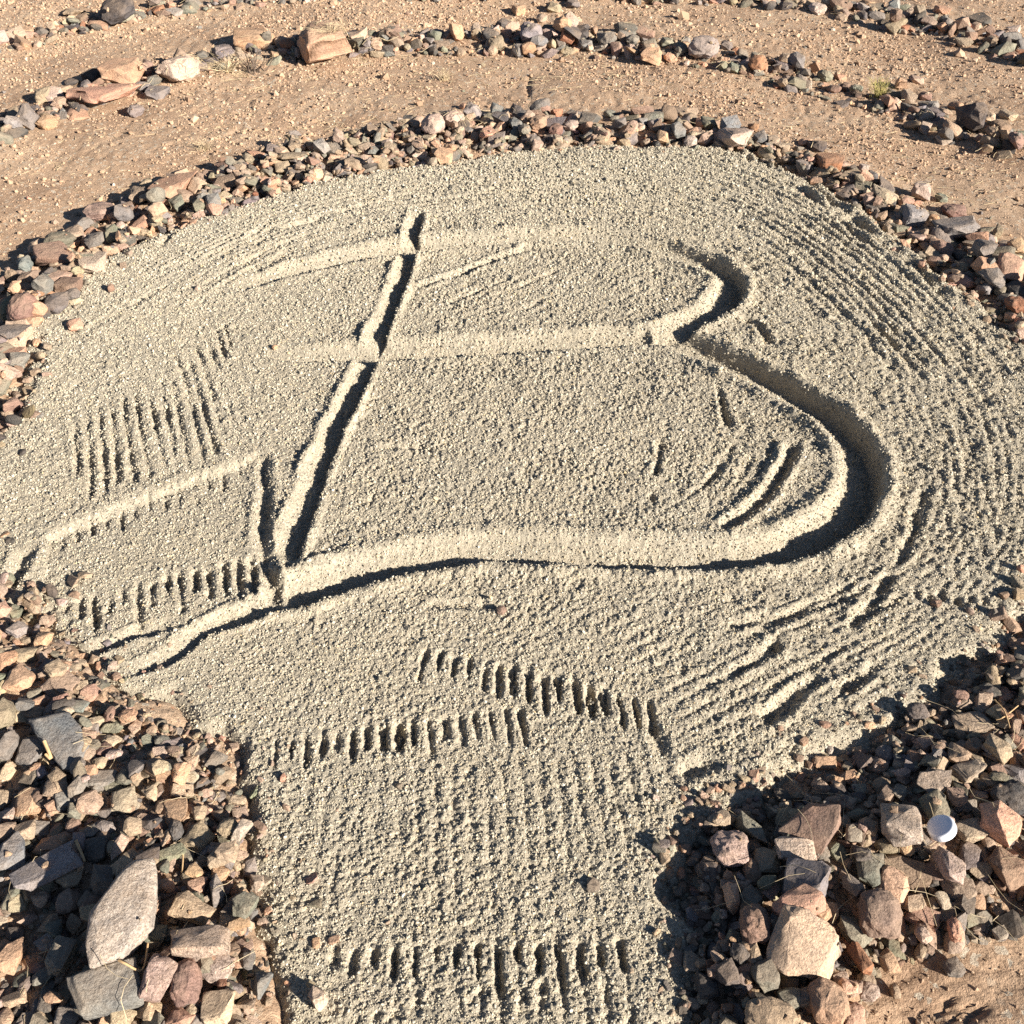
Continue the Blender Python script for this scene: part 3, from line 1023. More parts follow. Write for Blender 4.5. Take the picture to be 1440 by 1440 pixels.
# ------------------------------------------------------------------ stones read one by one: (u, v, width, height, colour, kind, turn, granite)
an, bl, ro, sl, fl = KINDS[0], KINDS[1], KINDS[2], KINDS[3], KINDS[4]
H_FAR = [(165, 12, 48, 28, 'D', ro), (103, 17, 30, 16, 'T', sl), (1150, 12, 22, 16, 'W', ro), (1182, 8, 32, 18, 'B', an), (1222, 5, 20, 14, 'P', an), (1257, 10, 18, 26, 'S', bl), (1258, 29, 16, 22, 'B', ro), (1213, 22, 14, 16, 'D', an),
         (1325, 15, 18, 14, 'P', bl), (1326, 38, 18, 16, 'P', an), (1340, 38, 10, 22, 'B', an), (1290, 30, 16, 18, 'T', an), (1423, 44, 22, 16, 'W', bl), (1378, 28, 28, 14, 'D', bl), (1415, 60, 16, 16, 'D', an), (1395, 56, 14, 14, 'T', an), (1105, 4, 20, 12, 'D', an), (215, 4, 22, 12, 'T', an), (60, 44, 14, 14, 'G', an), (42, 50, 12, 10, 'T', an)]
H_SECOND = [(172, 100, 54, 32, 'P', bl), (128, 106, 24, 22, 'D', bl), (119, 119, 10, 14, 'G', an), (100, 115, 20, 10, 'D', an), (148, 134, 72, 32, 'P', sl), (207, 95, 17, 26, 'B', bl), (253, 96, 52, 40, 'W', ro), (220, 130, 30, 16, 'G', bl), (190, 155, 22, 20, 'G', ro),
            (62, 134, 26, 24, 'T', an), (88, 128, 22, 18, 'T', an), (104, 134, 18, 20, 'T', an), (84, 146, 20, 14, 'T', an), (107, 151, 30, 12, 'P', fl), (40, 162, 24, 36, 'G', an), (68, 172, 28, 18, 'P', an), (22, 186, 20, 18, 'G', an), (17, 161, 24, 14, 'T', sl),
            (285, 83, 18, 16, 'G', an), (312, 72, 32, 22, 'G', bl), (358, 54, 62, 36, 'P', an), (455, 50, 70, 58, 'P', bl), (395, 57, 20, 18, 'T', ro), (418, 66, 14, 24, 'G', an), (503, 50, 26, 20, 'T', bl), (518, 56, 12, 16, 'G', an), (547, 47, 12, 18, 'B', ro), (530, 62, 20, 18, 'T', an),
            (580, 55, 12, 12, 'P', bl), (573, 67, 10, 14, 'T', ro), (642, 43, 22, 30, 'P', an), (670, 48, 16, 22, 'T', an), (698, 60, 22, 18, 'T', ro), (712, 48, 18, 16, 'P', bl), (620, 64, 24, 12, 'T', sl), (800, 29, 28, 36, 'W', an), (791, 48, 24, 28, 'P', an), (748, 48, 32, 34, 'G', an), (762, 26, 16, 16, 'T', an),
            (780, 10, 20, 16, 'T', an), (805, 6, 18, 14, 'G', bl), (730, 14, 20, 16, 'P', an), (817, 42, 20, 18, 'D', bl), (836, 44, 10, 24, 'P', fl), (854, 55, 26, 24, 'G', an), (803, 65, 28, 14, 'D', sl), (824, 62, 20, 16, 'G', an), (776, 62, 12, 18, 'T', an), (885, 43, 36, 24, 'G', an), (890, 56, 20, 20, 'G', an),
            (917, 70, 30, 16, 'P', bl), (912, 54, 14, 14, 'T', an), (940, 60, 22, 22, 'O', an), (990, 65, 42, 28, 'G', ro), (965, 58, 14, 16, 'G', an), (1035, 72, 14, 14, 'R', ro), (1067, 79, 26, 24, 'R', ro), (1050, 87, 16, 9, 'W', ro), (1022, 64, 18, 16, 'G', an), (1105, 82, 18, 18, 'T', ro), (1121, 88, 20, 26, 'G', an), (1130, 106, 18, 14, 'O', an),
            (1145, 95, 14, 22, 'P', an), (1160, 107, 20, 20, 'O', ro), (1182, 109, 18, 12, 'P', an), (1172, 123, 18, 12, 'B', ro), (1188, 122, 16, 16, 'B', ro), (1268, 117, 16, 20, 'P', bl), (1257, 133, 20, 16, 'G', an), (1290, 112, 20, 14, 'T', an), (1302, 135, 18, 16, 'B', an), (1326, 158, 22, 14, 'B', ro), (1345, 150, 20, 18, 'P', an),
            (1369, 164, 30, 50, 'D', an), (1392, 165, 16, 22, 'T', an), (1418, 163, 20, 14, 'T', bl), (1397, 186, 20, 18, 'B', an), (1407, 178, 24, 18, 'B', ro), (1430, 195, 24, 20, 'B', an), (1415, 199, 24, 14, 'T', sl)]
H_BORDER = [(609, 175, 33, 32, 'W', ro), (637, 166, 32, 26, 'W', ro), (665, 157, 24, 30, 'G', an), (698, 152, 18, 18, 'S', an), (652, 150, 12, 12, 'P', an), (624, 213, 28, 22, 'P', bl), (608, 227, 16, 16, 'T', an), (477, 197, 18, 24, 'T', an), (500, 228, 28, 26, 'T', sl), (443, 231, 20, 20, 'P', ro), (410, 222, 44, 14, 'T', sl), (398, 237, 24, 12, 'T', an), (455, 213, 22, 20, 'G', an),
            (385, 208, 20, 14, 'G', an), (243, 262, 56, 36, 'P', sl), (195, 274, 30, 26, 'T', bl), (207, 260, 18, 20, 'T', an), (212, 287, 30, 12, 'T', sl), (143, 296, 44, 26, 'B', ro), (176, 307, 28, 26, 'G', an), (222, 305, 24, 26, 'T', an), (105, 328, 26, 22, 'T', bl), (82, 337, 42, 24, 'O', ro), (79, 361, 58, 38, 'B', sl), (126, 358, 38, 24, 'W', bl), (52, 350, 28, 28, 'T', an),
            (133, 340, 24, 24, 'G', bl), (35, 371, 24, 24, 'S', an), (41, 390, 28, 22, 'B', an), (16, 388, 16, 24, 'B', ro), (93, 390, 38, 30, 'B', bl), (62, 399, 24, 32, 'G', an), (102, 409, 18, 18, 'G', ro), (80, 426, 36, 28, 'G', an), (33, 433, 38, 46, 'B', ro), (54, 433, 24, 30, 'P', an), (22, 404, 18, 20, 'P', an), (48, 451, 26, 14, 'P', an), (22, 478, 42, 18, 'G', sl), (15, 496, 36, 22, 'P', bl), (27, 511, 26, 26, 'G', an),
            (300, 280, 22, 20, 'S', an), (304, 293, 22, 16, 'P', an), (318, 256, 32, 18, 'T', bl), (280, 290, 18, 16, 'O', an), (250, 290, 22, 18, 'O', an), (262, 300, 20, 18, 'P', an), (186, 325, 20, 16, 'P', an), (160, 330, 24, 20, 'O', an), (340, 270, 20, 16, 'T', an), (352, 252, 22, 16, 'O', an),
            (726, 155, 18, 20, 'D', an), (726, 170, 20, 16, 'S', an), (745, 163, 16, 20, 'T', an), (757, 172, 24, 24, 'P', ro), (738, 182, 18, 16, 'O', ro), (752, 180, 16, 18, 'G', ro), (781, 160, 18, 20, 'R', an), (782, 174, 20, 18, 'B', ro), (804, 176, 22, 16, 'W', an), (827, 162, 28, 28, 'D', an), (838, 180, 16, 18, 'O', an), (870, 174, 22, 18, 'G', an), (885, 180, 12, 14, 'P', bl), (900, 172, 20, 18, 'S', an), (918, 178, 20, 20, 'G', an),
            (925, 160, 12, 14, 'T', an), (965, 158, 34, 18, 'T', an), (955, 176, 24, 22, 'S', an), (972, 191, 18, 16, 'W', ro), (997, 172, 24, 20, 'O', an), (1034, 192, 44, 26, 'W', bl), (932, 197, 16, 20, 'P', an), (878, 196, 16, 16, 'T', an), (755, 205, 16, 16, 'T', an), (785, 195, 16, 16, 'T', an), (1060, 179, 14, 14, 'R', an), (1068, 195, 20, 18, 'S', bl),
            (1166, 228, 40, 24, 'R', an), (1150, 206, 24, 22, 'D', an), (1100, 205, 22, 12, 'T', sl), (1132, 200, 20, 14, 'P', an), (1213, 259, 22, 26, 'O', bl), (1195, 247, 36, 14, 'T', sl), (1226, 249, 18, 20, 'D', an), (1215, 236, 14, 12, 'W', an), (1245, 276, 32, 22, 'T', an), (1222, 279, 14, 16, 'T', an), (1296, 268, 26, 30, 'W', bl), (1285, 304, 36, 28, 'G', an), (1312, 303, 22, 14, 'T', an), (1342, 296, 34, 20, 'B', ro),
            (1325, 278, 16, 16, 'O', an), (1345, 319, 58, 28, 'S', bl), (1310, 333, 18, 14, 'T', an), (1328, 350, 26, 22, 'B', ro), (1302, 342, 14, 12, 'T', an), (1385, 350, 30, 28, 'G', bl), (1403, 325, 12, 28, 'T', fl), (1424, 372, 42, 32, 'P', an), (1397, 389, 36, 22, 'G', an), (1430, 405, 32, 24, 'D', an), (1430, 428, 32, 22, 'R', ro), (1430, 350, 24, 16, 'P', an), (1265, 297, 14, 14, 'G', ro)]
H_LEFT = [(30, 953, 37, 34, 'P', an), (61, 900, 22, 28, 'P', an), (25, 885, 24, 24, 'G', an), (5, 857, 16, 28, 'P', an), (86, 908, 28, 12, 'T', fl), (78, 940, 28, 24, 'T', an), (82, 964, 46, 34, 'T', sl), (47, 976, 22, 26, 'O', an), (35, 920, 30, 20, 'T', an), (10, 926, 26, 26, 'P', an), (40, 993, 34, 14, 'T', sl), (10, 1013, 28, 46, 'T', an), (45, 1057, 42, 36, 'G', an), (10, 1050, 26, 44, 'O', an), (12, 1086, 22, 26, 'T', an), (42, 1092, 32, 22, 'O', sl), (75, 1098, 36, 28, 'T', an),
          (90, 1121, 30, 24, 'S', an), (108, 1108, 18, 32, 'G', an), (142, 1096, 42, 26, 'G', fl), (118, 1090, 11, 13, 'W', an), (42, 1128, 42, 36, 'P', an), (125, 1130, 34, 32, 'T', an), (175, 1125, 38, 34, 'T', an), (125, 1060, 22, 18, 'T', an), (140, 1072, 22, 16, 'T', an), (127, 978, 28, 24, 'P', an), (141, 986, 18, 18, 'P', ro), (108, 993, 30, 18, 'S', an), (155, 1041, 30, 18, 'T', an), (180, 1006, 26, 20, 'P', ro),
          (303, 1069, 18, 34, 'O', fl, -35), (253, 1086, 28, 30, 'P', an), (268, 1070, 20, 16, 'T', an), (225, 1060, 26, 20, 'T', an), (225, 1080, 24, 18, 'T', an), (210, 1115, 22, 24, 'T', an), (246, 1140, 36, 40, 'P', sl), (247, 1166, 20, 34, 'D', ro, 20), (214, 1157, 28, 18, 'D', an), (282, 1176, 38, 40, 'T', an), (320, 1164, 28, 26, 'T', ro), (340, 1167, 18, 36, 'W', an, -20), (335, 1125, 26, 14, 'T', an), (337, 1143, 24, 16, 'T', an), (304, 1146, 18, 18, 'B', an), (280, 1143, 22, 22, 'T', an),
          (240, 1200, 40, 20, 'O', sl, 30), (228, 1216, 18, 22, 'O', an), (285, 1212, 28, 15, 'W', ro, 20), (302, 1216, 26, 30, 'P', an), (326, 1217, 30, 28, 'T', bl), (352, 1220, 22, 26, 'G', an), (276, 1225, 26, 18, 'P', an), (14, 1200, 40, 42, 'S', sl), (78, 1185, 52, 24, 'P', sl), (66, 1222, 90, 34, 'G', sl, 38), (100, 1232, 38, 30, 'T', an), (95, 1270, 32, 32, 'T', an), (75, 1307, 24, 28, 'O', an), (85, 1345, 34, 46, 'O', bl), (13, 1345, 36, 46, 'P', sl),
          (145, 1180, 24, 24, 'B', an), (103, 1160, 18, 22, 'B', ro), (137, 1196, 38, 30, 'D', bl), (146, 1240, 36, 40, 'D', an), (25, 1272, 30, 22, 'T', an), (60, 1268, 24, 20, 'T', an), (75, 1403, 26, 15, 'P', ro), (283, 1324, 84, 48, 'W', bl, 4), (272, 1277, 60, 34, 'T', an, -10), (345, 1272, 34, 40, 'O', bl), (335, 1300, 34, 18, 'P', bl), (306, 1361, 46, 42, 'W', an, 25), (262, 1382, 42, 66, 'B', ro), (221, 1376, 44, 62, 'W', an, -15), (304, 1414, 46, 46, 'T', bl),  # the angular D stone has shadow beside the granite slab put into its colour
          (256, 1430, 38, 26, 'P', an), (215, 1418, 30, 28, 'T', an), (305, 1254, 22, 46, 'G', an), (277, 1246, 28, 22, 'P', an), (366, 1385, 24, 46, 'S', an, -15), (326, 1336, 24, 20, 'B', an), (312, 1384, 14, 16, 'R', an), (348, 1350, 22, 26, 'G', an), (362, 1242, 20, 26, 'T', an), (95, 1430, 40, 24, 'G', an), (170, 1428, 36, 22, 'T', an), (448, 1405, 26, 36, 'W', an, 25)]
H_RIGHT = [(1142, 1160, 64, 64, 'B', sl, -40), (1028, 1192, 54, 52, 'W', ro), (1116, 1154, 50, 26, 'T', an), (1122, 1184, 58, 34, 'W', bl, -5), (1057, 1168, 20, 56, 'O', sl, 42), (1155, 1197, 24, 22, 'O', ro), (1079, 1212, 40, 36, 'T', an), (1057, 1226, 24, 38, 'B', ro), (1132, 1240, 60, 60, 'S', bl, -25), (1122, 1271, 72, 48, 'P', bl, 22), (1062, 1300, 44, 58, 'B', ro), (1135, 1332, 102, 84, 'T', an, -20), (1163, 1410, 52, 62, 'P', ro), (1085, 1432, 76, 50, 'T', ro),
           (1029, 1260, 24, 44, 'P', an), (995, 1384, 32, 34, 'D', an), (1022, 1370, 32, 34, 'D', bl), (1075, 1370, 36, 46, 'O', bl), (1040, 1340, 24, 24, 'D', ro), (1110, 1405, 32, 28, 'O', an), (1156, 1286, 22, 22, 'P', an), (1160, 1073, 34, 16, 'P', bl, 4), (1268, 1157, 58, 60, 'W', bl, -20), (1313, 1099, 46, 32, 'W', sl, -15), (1315, 1134, 36, 42, 'O', an), (1405, 1157, 42, 66, 'P', bl, 30), (1424, 1121, 54, 42, 'D', ro), (1366, 1166, 46, 30, 'T', bl), (1390, 1183, 26, 22, 'T', an),
           (1420, 1223, 60, 52, 'B', an), (1366, 1206, 34, 36, 'G', an), (1338, 1216, 36, 50, 'W', an), (1272, 1222, 72, 34, 'B', sl, -35), (1225, 1221, 44, 44, 'O', an), (1222, 1162, 28, 26, 'T', ro), (1200, 1178, 26, 22, 'O', an), (1248, 1188, 36, 22, 'T', an), (1213, 1199, 26, 22, 'D', an), (1257, 1247, 46, 48, 'P', an), (1238, 1285, 62, 62, 'B', ro), (1348, 1248, 48, 36, 'T', an), (1296, 1290, 46, 28, 'P', sl), (1298, 1312, 22, 26, 'B', ro), (1338, 1318, 20, 34, 'P', ro), (1290, 1332, 20, 22, 'W', ro),
           (1405, 1314, 20, 18, 'W', bl), (1340, 1360, 32, 26, 'G', an), (1205, 1311, 42, 42, 'O', an), (1209, 1346, 22, 50, 'R', bl, 20), (1195, 1386, 28, 20, 'P', an), (1222, 1394, 28, 24, 'W', ro), (1259, 1394, 14, 22, 'T', ro), (1200, 1427, 36, 32, 'P', ro), (1365, 1017, 48, 30, 'T', sl), (1350, 1060, 34, 32, 'T', an), (1405, 1054, 36, 44, 'T', an), (1362, 1084, 48, 26, 'T', bl), (1405, 1092, 26, 14, 'O', ro), (1430, 1088, 28, 28, 'G', an), (1352, 977, 22, 14, 'B', ro), (1405, 1003, 28, 26, 'T', an), (1245, 1060, 26, 24, 'G', ro), (1300, 1045, 24, 20, 'T', an), (1395, 965, 30, 20, 'D', sl), (1290, 1000, 28, 24, 'D', ro), (1345, 1125, 26, 24, 'B', an), (1180, 1110, 26, 22, 'D', ro), (1100, 1118, 26, 20, 'D', ro), (1240, 1105, 26, 22, 'T', ro)]
H_SAND = [(106, 457, 22, 16, 'P', an), (19, 570, 16, 34, 'B', fl, -20), (834, 1246, 20, 20, 'O', an), (705, 858, 14, 12, 'B', ro), (386, 488, 8, 8, 'P', ro), (278, 405, 8, 8, 'W', ro), (398, 1094, 8, 14, 'P', an), (560, 1105, 12, 10, 'O', an)]

LAND = {  # stones that stand out: their own words
    (165, 12): 'large rounded charcoal boulder at the top left, in the far rock row', (172, 100): 'orange pink rectangular block lying on top of the flat pink slab, second row',
    (148, 134): 'wide flat orange pink slab at the left end of the second rock row', (128, 106): 'small square charcoal block left of the orange rectangular block', (253, 96): 'pale pinkish granite boulder in the second row beside scattered straw',
    (358, 55): 'orange wedge shaped boulder behind the dead twigs in the second row', (455, 50): 'largest orange boulder of the photograph, standing in the second rock row', (190, 155): 'round grey stone lying alone on the dirt below the flat pink slab', (220, 130): 'dark grey loaf shaped stone on the dirt below the pale granite boulder',
    (642, 43): 'orange triangular stone standing upright in the middle of the second row', (800, 29): 'tall pale grey boulder on top of the second row near the top middle', (791, 48): 'orange red stone leaning against the tall pale grey boulder', (917, 70): 'orange brick shaped stone in front of the second row', (990, 65): 'broad grey oval stone in the second row right of the orange brick shaped stone', (1067, 79): 'rust red rounded stone in the second row, right of the broad grey oval',
    (1369, 164): 'tall charcoal stone at the right end of the second row', (1268, 117): 'small upright orange block beside the green grass tuft', (609, 175): 'pale grey oval stone on top of the sand border, left one of two', (637, 166): 'pale whitish stone touching the right side of the pale grey oval',
    (243, 262): 'broad flat orange stone on the left part of the sand border', (143, 296): 'dark brown rounded stone with a black shadow at the left of the border', (79, 361): 'large flat brown stone in the border at the left', (33, 433): 'brown purple boulder in the border at the left edge', (1034, 192): 'pale oblong stone tilted down to the right at the top of the sand', (1166, 228): 'rust red wide stone at the upper right rim of the sand', (1345, 319): 'long slate grey slab across the border at the right', (1424, 372): 'bright orange stone in the border at the right edge', (1430, 428): 'rust red stone at the right edge, lowest of the border', (1296, 268): 'pale upright block on the outer side of the border at the right',
    (283, 1324): 'big pinkish white lump right of the long granite slab', (272, 1277): 'tan knobbly stone just above the big pinkish white lump', (262, 1382): 'brown upright rounded stone below the big pinkish white lump', (221, 1376): 'pinkish white stone right of the dark flat slab at lower left', (345, 1272): 'olive square stone at the edge of the sand, lower left', (30, 953): 'pale orange five sided stone near the left edge', (340, 1167): 'white pointed stone standing at the edge of the sand, lower left', (66, 1222): 'long tilted grey slab left of the granite slab at lower left', (13, 1345): 'flat orange stone in the lower left corner', (303, 1069): 'thin olive flake standing at the edge of the sand on the left', (14, 1200): 'slate grey flat stone at the left edge, lower left', (247, 1166): 'smooth charcoal oval stone upright among tan rubble at lower left', (448, 1405): 'whitish stone lying on the sand path at the bottom left',
    (1028, 1192): 'round pinkish white granite cobble at the corner of the sand path', (1135, 1332): 'biggest tan boulder in the rubble at lower right', (1122, 1271): 'orange pink block resting on the biggest tan boulder at lower right', (1132, 1240): 'dark slate block with a pale lit face behind the orange pink block', (1122, 1184): 'pale granite block right of the round granite cobble', (1142, 1160): 'brown tilted slab behind the pale granite block at lower right', (1057, 1168): 'narrow olive slab leaning beside the round granite cobble', (1163, 1410): 'orange rounded stone below the biggest tan boulder', (1085, 1432): 'tan knobbly stone cut by the bottom edge at lower right', (1160, 1073): 'small orange stone lying in the black shadow of the right ridge', (1268, 1157): 'pale grey granite block left of the white bottle cap', (1405, 1157): 'orange tilted block right of the white bottle cap', (1424, 1121): 'charcoal rounded stone at the right edge above the orange tilted block', (1420, 1223): 'brown angular stone at the right edge below the orange tilted block', (1338, 1216): 'pale stone directly below the white bottle cap', (1365, 1017): 'flat tan stone on the crest of the right ridge', (1313, 1099): 'white and pink flat stone above the white bottle cap', (1238, 1285): 'brown pitted boulder right of the biggest tan boulder',
    (106, 457): 'small orange stone on the sand near the left border', (19, 570): 'thin dark brown flake standing in sand at the left edge', (834, 1246): 'olive pointed stone standing alone on the sand path', (705, 858): 'small brown pebble on the sand below the letter', (386, 488): 'tiny orange pebble at the left end of the middle stroke', (278, 405): 'tiny white pebble on smooth sand left of the letter', (398, 1094): 'tiny orange pebble on the left side of the sand path', (560, 1105): 'tiny olive pebble in the middle of the sand path'}
GRANITE = {(253, 96), (126, 358), (283, 1324), (221, 1376), (306, 1361), (1028, 1192), (1122, 1184), (1268, 1157), (1424, 1121), (1338, 1216), (272, 1277), (1313, 1099), (800, 29), (1345, 319), (1062, 1300)}


def place_hero(h, row):
    u, v, wpx, hpx, key, kind = h[:6]
    turn = R(h[6]) if len(h) > 6 else rs.normal() * 0.25
    z = 0.05
    for it in range(4):
        x, y = ground(u, v, z)
        _, _, d = to_px(x, y, z)
        ppm = FPX / d
        phi = math.atan2(CAM_H - z, math.hypot(x, y))
        a = 0.5 * wpx / ppm
        hh = 0.5 * hpx / ppm
        k = (0.42 if kind in ('slab', 'flake') else 0.68) if phi > 0.6 else (0.5 if kind in ('slab', 'flake') else 0.8)
        c = k * hh
        b = math.sqrt(max(hh * hh - (c * math.cos(phi)) ** 2, (0.35 * hh) ** 2)) / math.sin(phi)
        b = min(max(b, 0.55 * a), max(1.25 * a, hh))
        r = rest(x, y, 0.8 * a, 0.8 * b, c, turn, (0.15 if (u, v) in LAND else 0.3) if row != 'sand' else 0.45, 70 if (u, v) in LAND else 50)
        if r is None:
            return
        z = r[0]
    settle(x, y, z, a, b, c, turn)
    stones.append(dict(x=x, y=y, z=z, abc=(a * 1.03, b * 1.03, c), rot=tilt_matrix(r[1] * 0.5, r[2] * 0.5, turn, rs, 0.10), kind=kind, i=int(rs.integers(8)), key=key, col=colour_of(key, rs), row=row, hero=True, px=(u, v)))


def outline_stone(name, px, z0, thick, tip, key, granite, label, group, row):
    """a big slab with the outline the photograph shows; tip = rise per metre along x and y"""
    W = gpath(px, z0 + thick)
    cx, cy = W.mean(0)
    pts = []
    for k, (x, y) in enumerate(W):
        lx, ly = x - cx, y - cy
        zt = tip[0] * lx + tip[1] * ly
        pts.append((lx, ly, zt + rs.normal() * 0.002 + thick * 0.30))
        pts.append((lx * 0.78, ly * 0.78, zt + thick * 0.52 + rs.normal() * 0.003))
        pts.append((lx * 0.9, ly * 0.9, zt - thick * 0.5))
    size = float(np.abs(W - (cx, cy)).max())
    bm = hull_mesh([(p[0] / size, p[1] / size, p[2] / size) for p in pts])
    me = worn(bm, len(px) + size * 10, 'slab', name, M_GRAN if granite else M_STONE, 3, 0.05, 0.022)
    o = link(name, me)
    o.scale = (size,) * 3
    o.location = (cx, cy, z0 + thick * 0.5)
    o.color = (*colour_of(key, rs), 1)
    tag(o, label, 'stone', group)
    lo, hi = W.min(0), W.max(0)
    m_ = inside(W, HX, HY)
    HZ[m_] = np.maximum(HZ[m_], z0 + thick)
    return o


GROUPS = {'border': 'stones of the rock border round the sand', 'second': 'stones of the second rock row', 'far': 'stones of the far rock row', 'near left': 'stones of the rubble at lower left', 'near right': 'stones of the rubble ridge at lower right', 'sand': 'loose stones on the sand', 'edge': 'loose stones on the sand'}
for row, lst in (('far', H_FAR), ('second', H_SECOND), ('border', H_BORDER)):
    for h in sorted(lst, key=lambda q: q[:2] in LAND):
        place_hero(h, row)
SLABS = [
    outline_stone('stone', [(36, 1012), (62, 1008), (97, 1000), (112, 1018), (124, 1040), (112, 1058), (104, 1076), (84, 1074), (66, 1056), (52, 1034)], 0.055, 0.022, (-0.06, 0.10), 'S', False, 'large smooth slate grey slab with a twig on it, left edge', GROUPS['near left'], 'near left'),
]
for h in sorted(H_LEFT, key=lambda q: q[:2] in LAND):
    place_hero(h, 'near left')
SLABS += [
    outline_stone('stone', [(88, 1372), (120, 1360), (190, 1342), (197, 1372), (200, 1398), (150, 1412), (107, 1422)], 0.055, 0.03, (-0.05, 0.12), 'G', False, 'dark grey flat slab below the long granite slab, bottom left', GROUPS['near left'], 'near left'),
    outline_stone('stone', [(182, 1209), (216, 1203), (221, 1238), (210, 1288), (166, 1337), (120, 1356), (115, 1330), (124, 1280), (163, 1231)], 0.075, 0.035, (-0.12, 0.10), 'W', True, 'long pinkish granite slab lying across the rubble at lower left', GROUPS['near left'], 'near left'),
]
for h in sorted(H_RIGHT, key=lambda q: q[:2] in LAND):
    place_hero(h, 'near right')
for h in H_SAND:
    place_hero(h, 'sand')

# the stones that show largest become objects of their own, the rest one mass
for s in stones:
    u, v, d = to_px(s['x'], s['y'], s['z'])
    a, b, c = s['abc']
    s['u'], s['v'] = u, v
    s['r'] = FPX / d * (a * b * c) ** (1 / 3)
    s['area'] = s['r'] if (-10 < u < 1450 and -8 < v < 1450) else 0
N_OBJ = 294
heroes = [s for s in stones if s['hero']]
heroes.sort(key=lambda s: -s['area'])
by = sorted(stones, key=lambda s: -(s['area'] * (1.6 if s['hero'] else 1.0)))
land_set = set(LAND)
chosen = [s for s in heroes if s['px'] in land_set and s['area'] > 0]
for s in by:
    if len(chosen) >= N_OBJ:
        break
    if s in chosen or s['area'] <= 0:
        continue
    chosen.append(s)
chosen_ids = {id(s) for s in chosen}
rest_stones = [s for s in stones if id(s) not in chosen_ids]

ROW_TXT = {'border': 'sand border', 'second': 'second row', 'far': 'far row', 'near left': 'left rubble', 'near right': 'right ridge', 'sand': 'sand', 'edge': 'sand edge'}
LM = []   # landmarks that other labels may refer to: (u, v, row, words)
LM_WORDS = {(165, 12): 'the charcoal boulder', (148, 134): 'the flat pink slab', (253, 96): 'the pale granite boulder', (455, 50): 'the largest orange boulder', (642, 43): 'the orange triangular stone', (800, 29): 'the tall pale boulder', (917, 70): 'the orange brick shaped stone', (1067, 79): 'the rust red rounded stone', (1268, 117): 'the green grass tuft', (1369, 164): 'the tall charcoal stone',
            (243, 262): 'the broad flat orange stone', (79, 361): 'the large flat brown stone', (33, 433): 'the brown purple boulder', (609, 175): 'the pale grey oval', (1034, 192): 'the pale oblong stone', (1166, 228): 'the wide rust red stone', (1345, 319): 'the long slate slab', (1424, 372): 'the bright orange stone',
            (283, 1324): 'the big pinkish white lump', (30, 953): 'the five sided stone', (340, 1167): 'the white pointed stone', (14, 1200): 'the slate flat stone', (247, 1166): 'the charcoal oval', (1028, 1192): 'the round granite cobble', (1135, 1332): 'the biggest tan boulder', (1365, 1017): 'the flat tan crest stone', (1420, 1223): 'the brown angular stone', (1160, 1073): 'the small orange stone in shadow'}
for k, wds in LM_WORDS.items():
    row = next((s['row'] for s in heroes if s['px'] == k), None)
    if row:
        LM.append((k[0], k[1], row, wds))
LM.append((1327, 1168, 'near right', 'the white bottle cap'))
LM.append((167, 1280, 'near left', 'the long granite slab'))
LM.append((82, 1040, 'near left', 'the slate slab with twig'))
LM.append((827, 162, 'border', 'the charcoal stone mid border'))
LM.append((1258, 29, 'far', 'the brown oval stone'))
LM.append((1423, 44, 'far', 'the pale block'))
ORD = ['', 'second ', 'third ', 'fourth ', 'fifth ', 'sixth ', 'seventh ', 'eighth ', 'ninth ', 'tenth ', 'eleventh ', 'twelfth ']
SHAPE = {'angular': 'angular', 'block': 'blocky', 'round': 'rounded', 'slab': 'flat', 'flake': 'thin'}
EXTRA = {(827, 162): 'charcoal pointed stone in the middle of the border above the sand', (1258, 29): 'brown oval stone standing upright in the far rock row', (1423, 44): 'pale block on top of the far rock row at the right edge'}
count = {}
for s in chosen:
    if s['hero'] and (s['px'] in LAND or s['px'] in EXTRA):
        s['label'] = LAND.get(s['px']) or EXTRA[s['px']]
        continue
    best = None
    rowk = s['row'] if s['row'] not in ('edge', 'sand') else None
    for (lu, lv, lr, wds) in LM:
        dd = math.hypot(s['u'] - lu, (s['v'] - lv) * 1.3) + (0 if rowk is None or lr == rowk else 900)
        if best is None or dd < best[0]:
            best = (dd, lu, lv, wds)
    dd, lu, lv, wds = best
    du, dv = s['u'] - lu, s['v'] - lv
    if abs(du) >= abs(dv):
        rel = 'right of' if du > 0 else 'left of'
    else:
        rel = 'below' if dv > 0 else 'above'
    stem = (PAL[s['key']][1], SHAPE[s['kind']], s['row'], rel, wds)
    count.setdefault(stem, []).append((dd, s))
for stem, lst in count.items():
    lst.sort(key=lambda t: t[0])
    colw, shp, row, rel, wds = stem
    for k, (dd, s) in enumerate(lst):
        n = ORD[k] if k < len(ORD) else f'{k + 1}th '
        if len(lst) == 1:
            s['label'] = f'{colw} {shp} stone in the {ROW_TXT[row]}, {rel} {wds}'
        elif k == 0:
            s['label'] = f'{colw} {shp} stone in the {ROW_TXT[row]}, first {rel} {wds}'
        else:
            s['label'] = f'{colw} {shp} stone in the {ROW_TXT[row]}, {n}{rel} {wds}'

for s in chosen:
    gran = (s['hero'] and s['px'] in GRANITE) or (s['key'] == 'W' and not s['hero'])
    o = link('stone', (HI_GRAN if gran else HI)[s['kind'], s['i']])
    a, b, c = s['abc']
    o.matrix_world = Matrix.Translation((s['x'], s['y'], s['z'])) @ s['rot'].to_4x4() @ Matrix.Diagonal((a, b, c, 1))
    o.color = (*s['col'], 1)
    tag(o, s['label'], 'stone', GROUPS[s['row']])


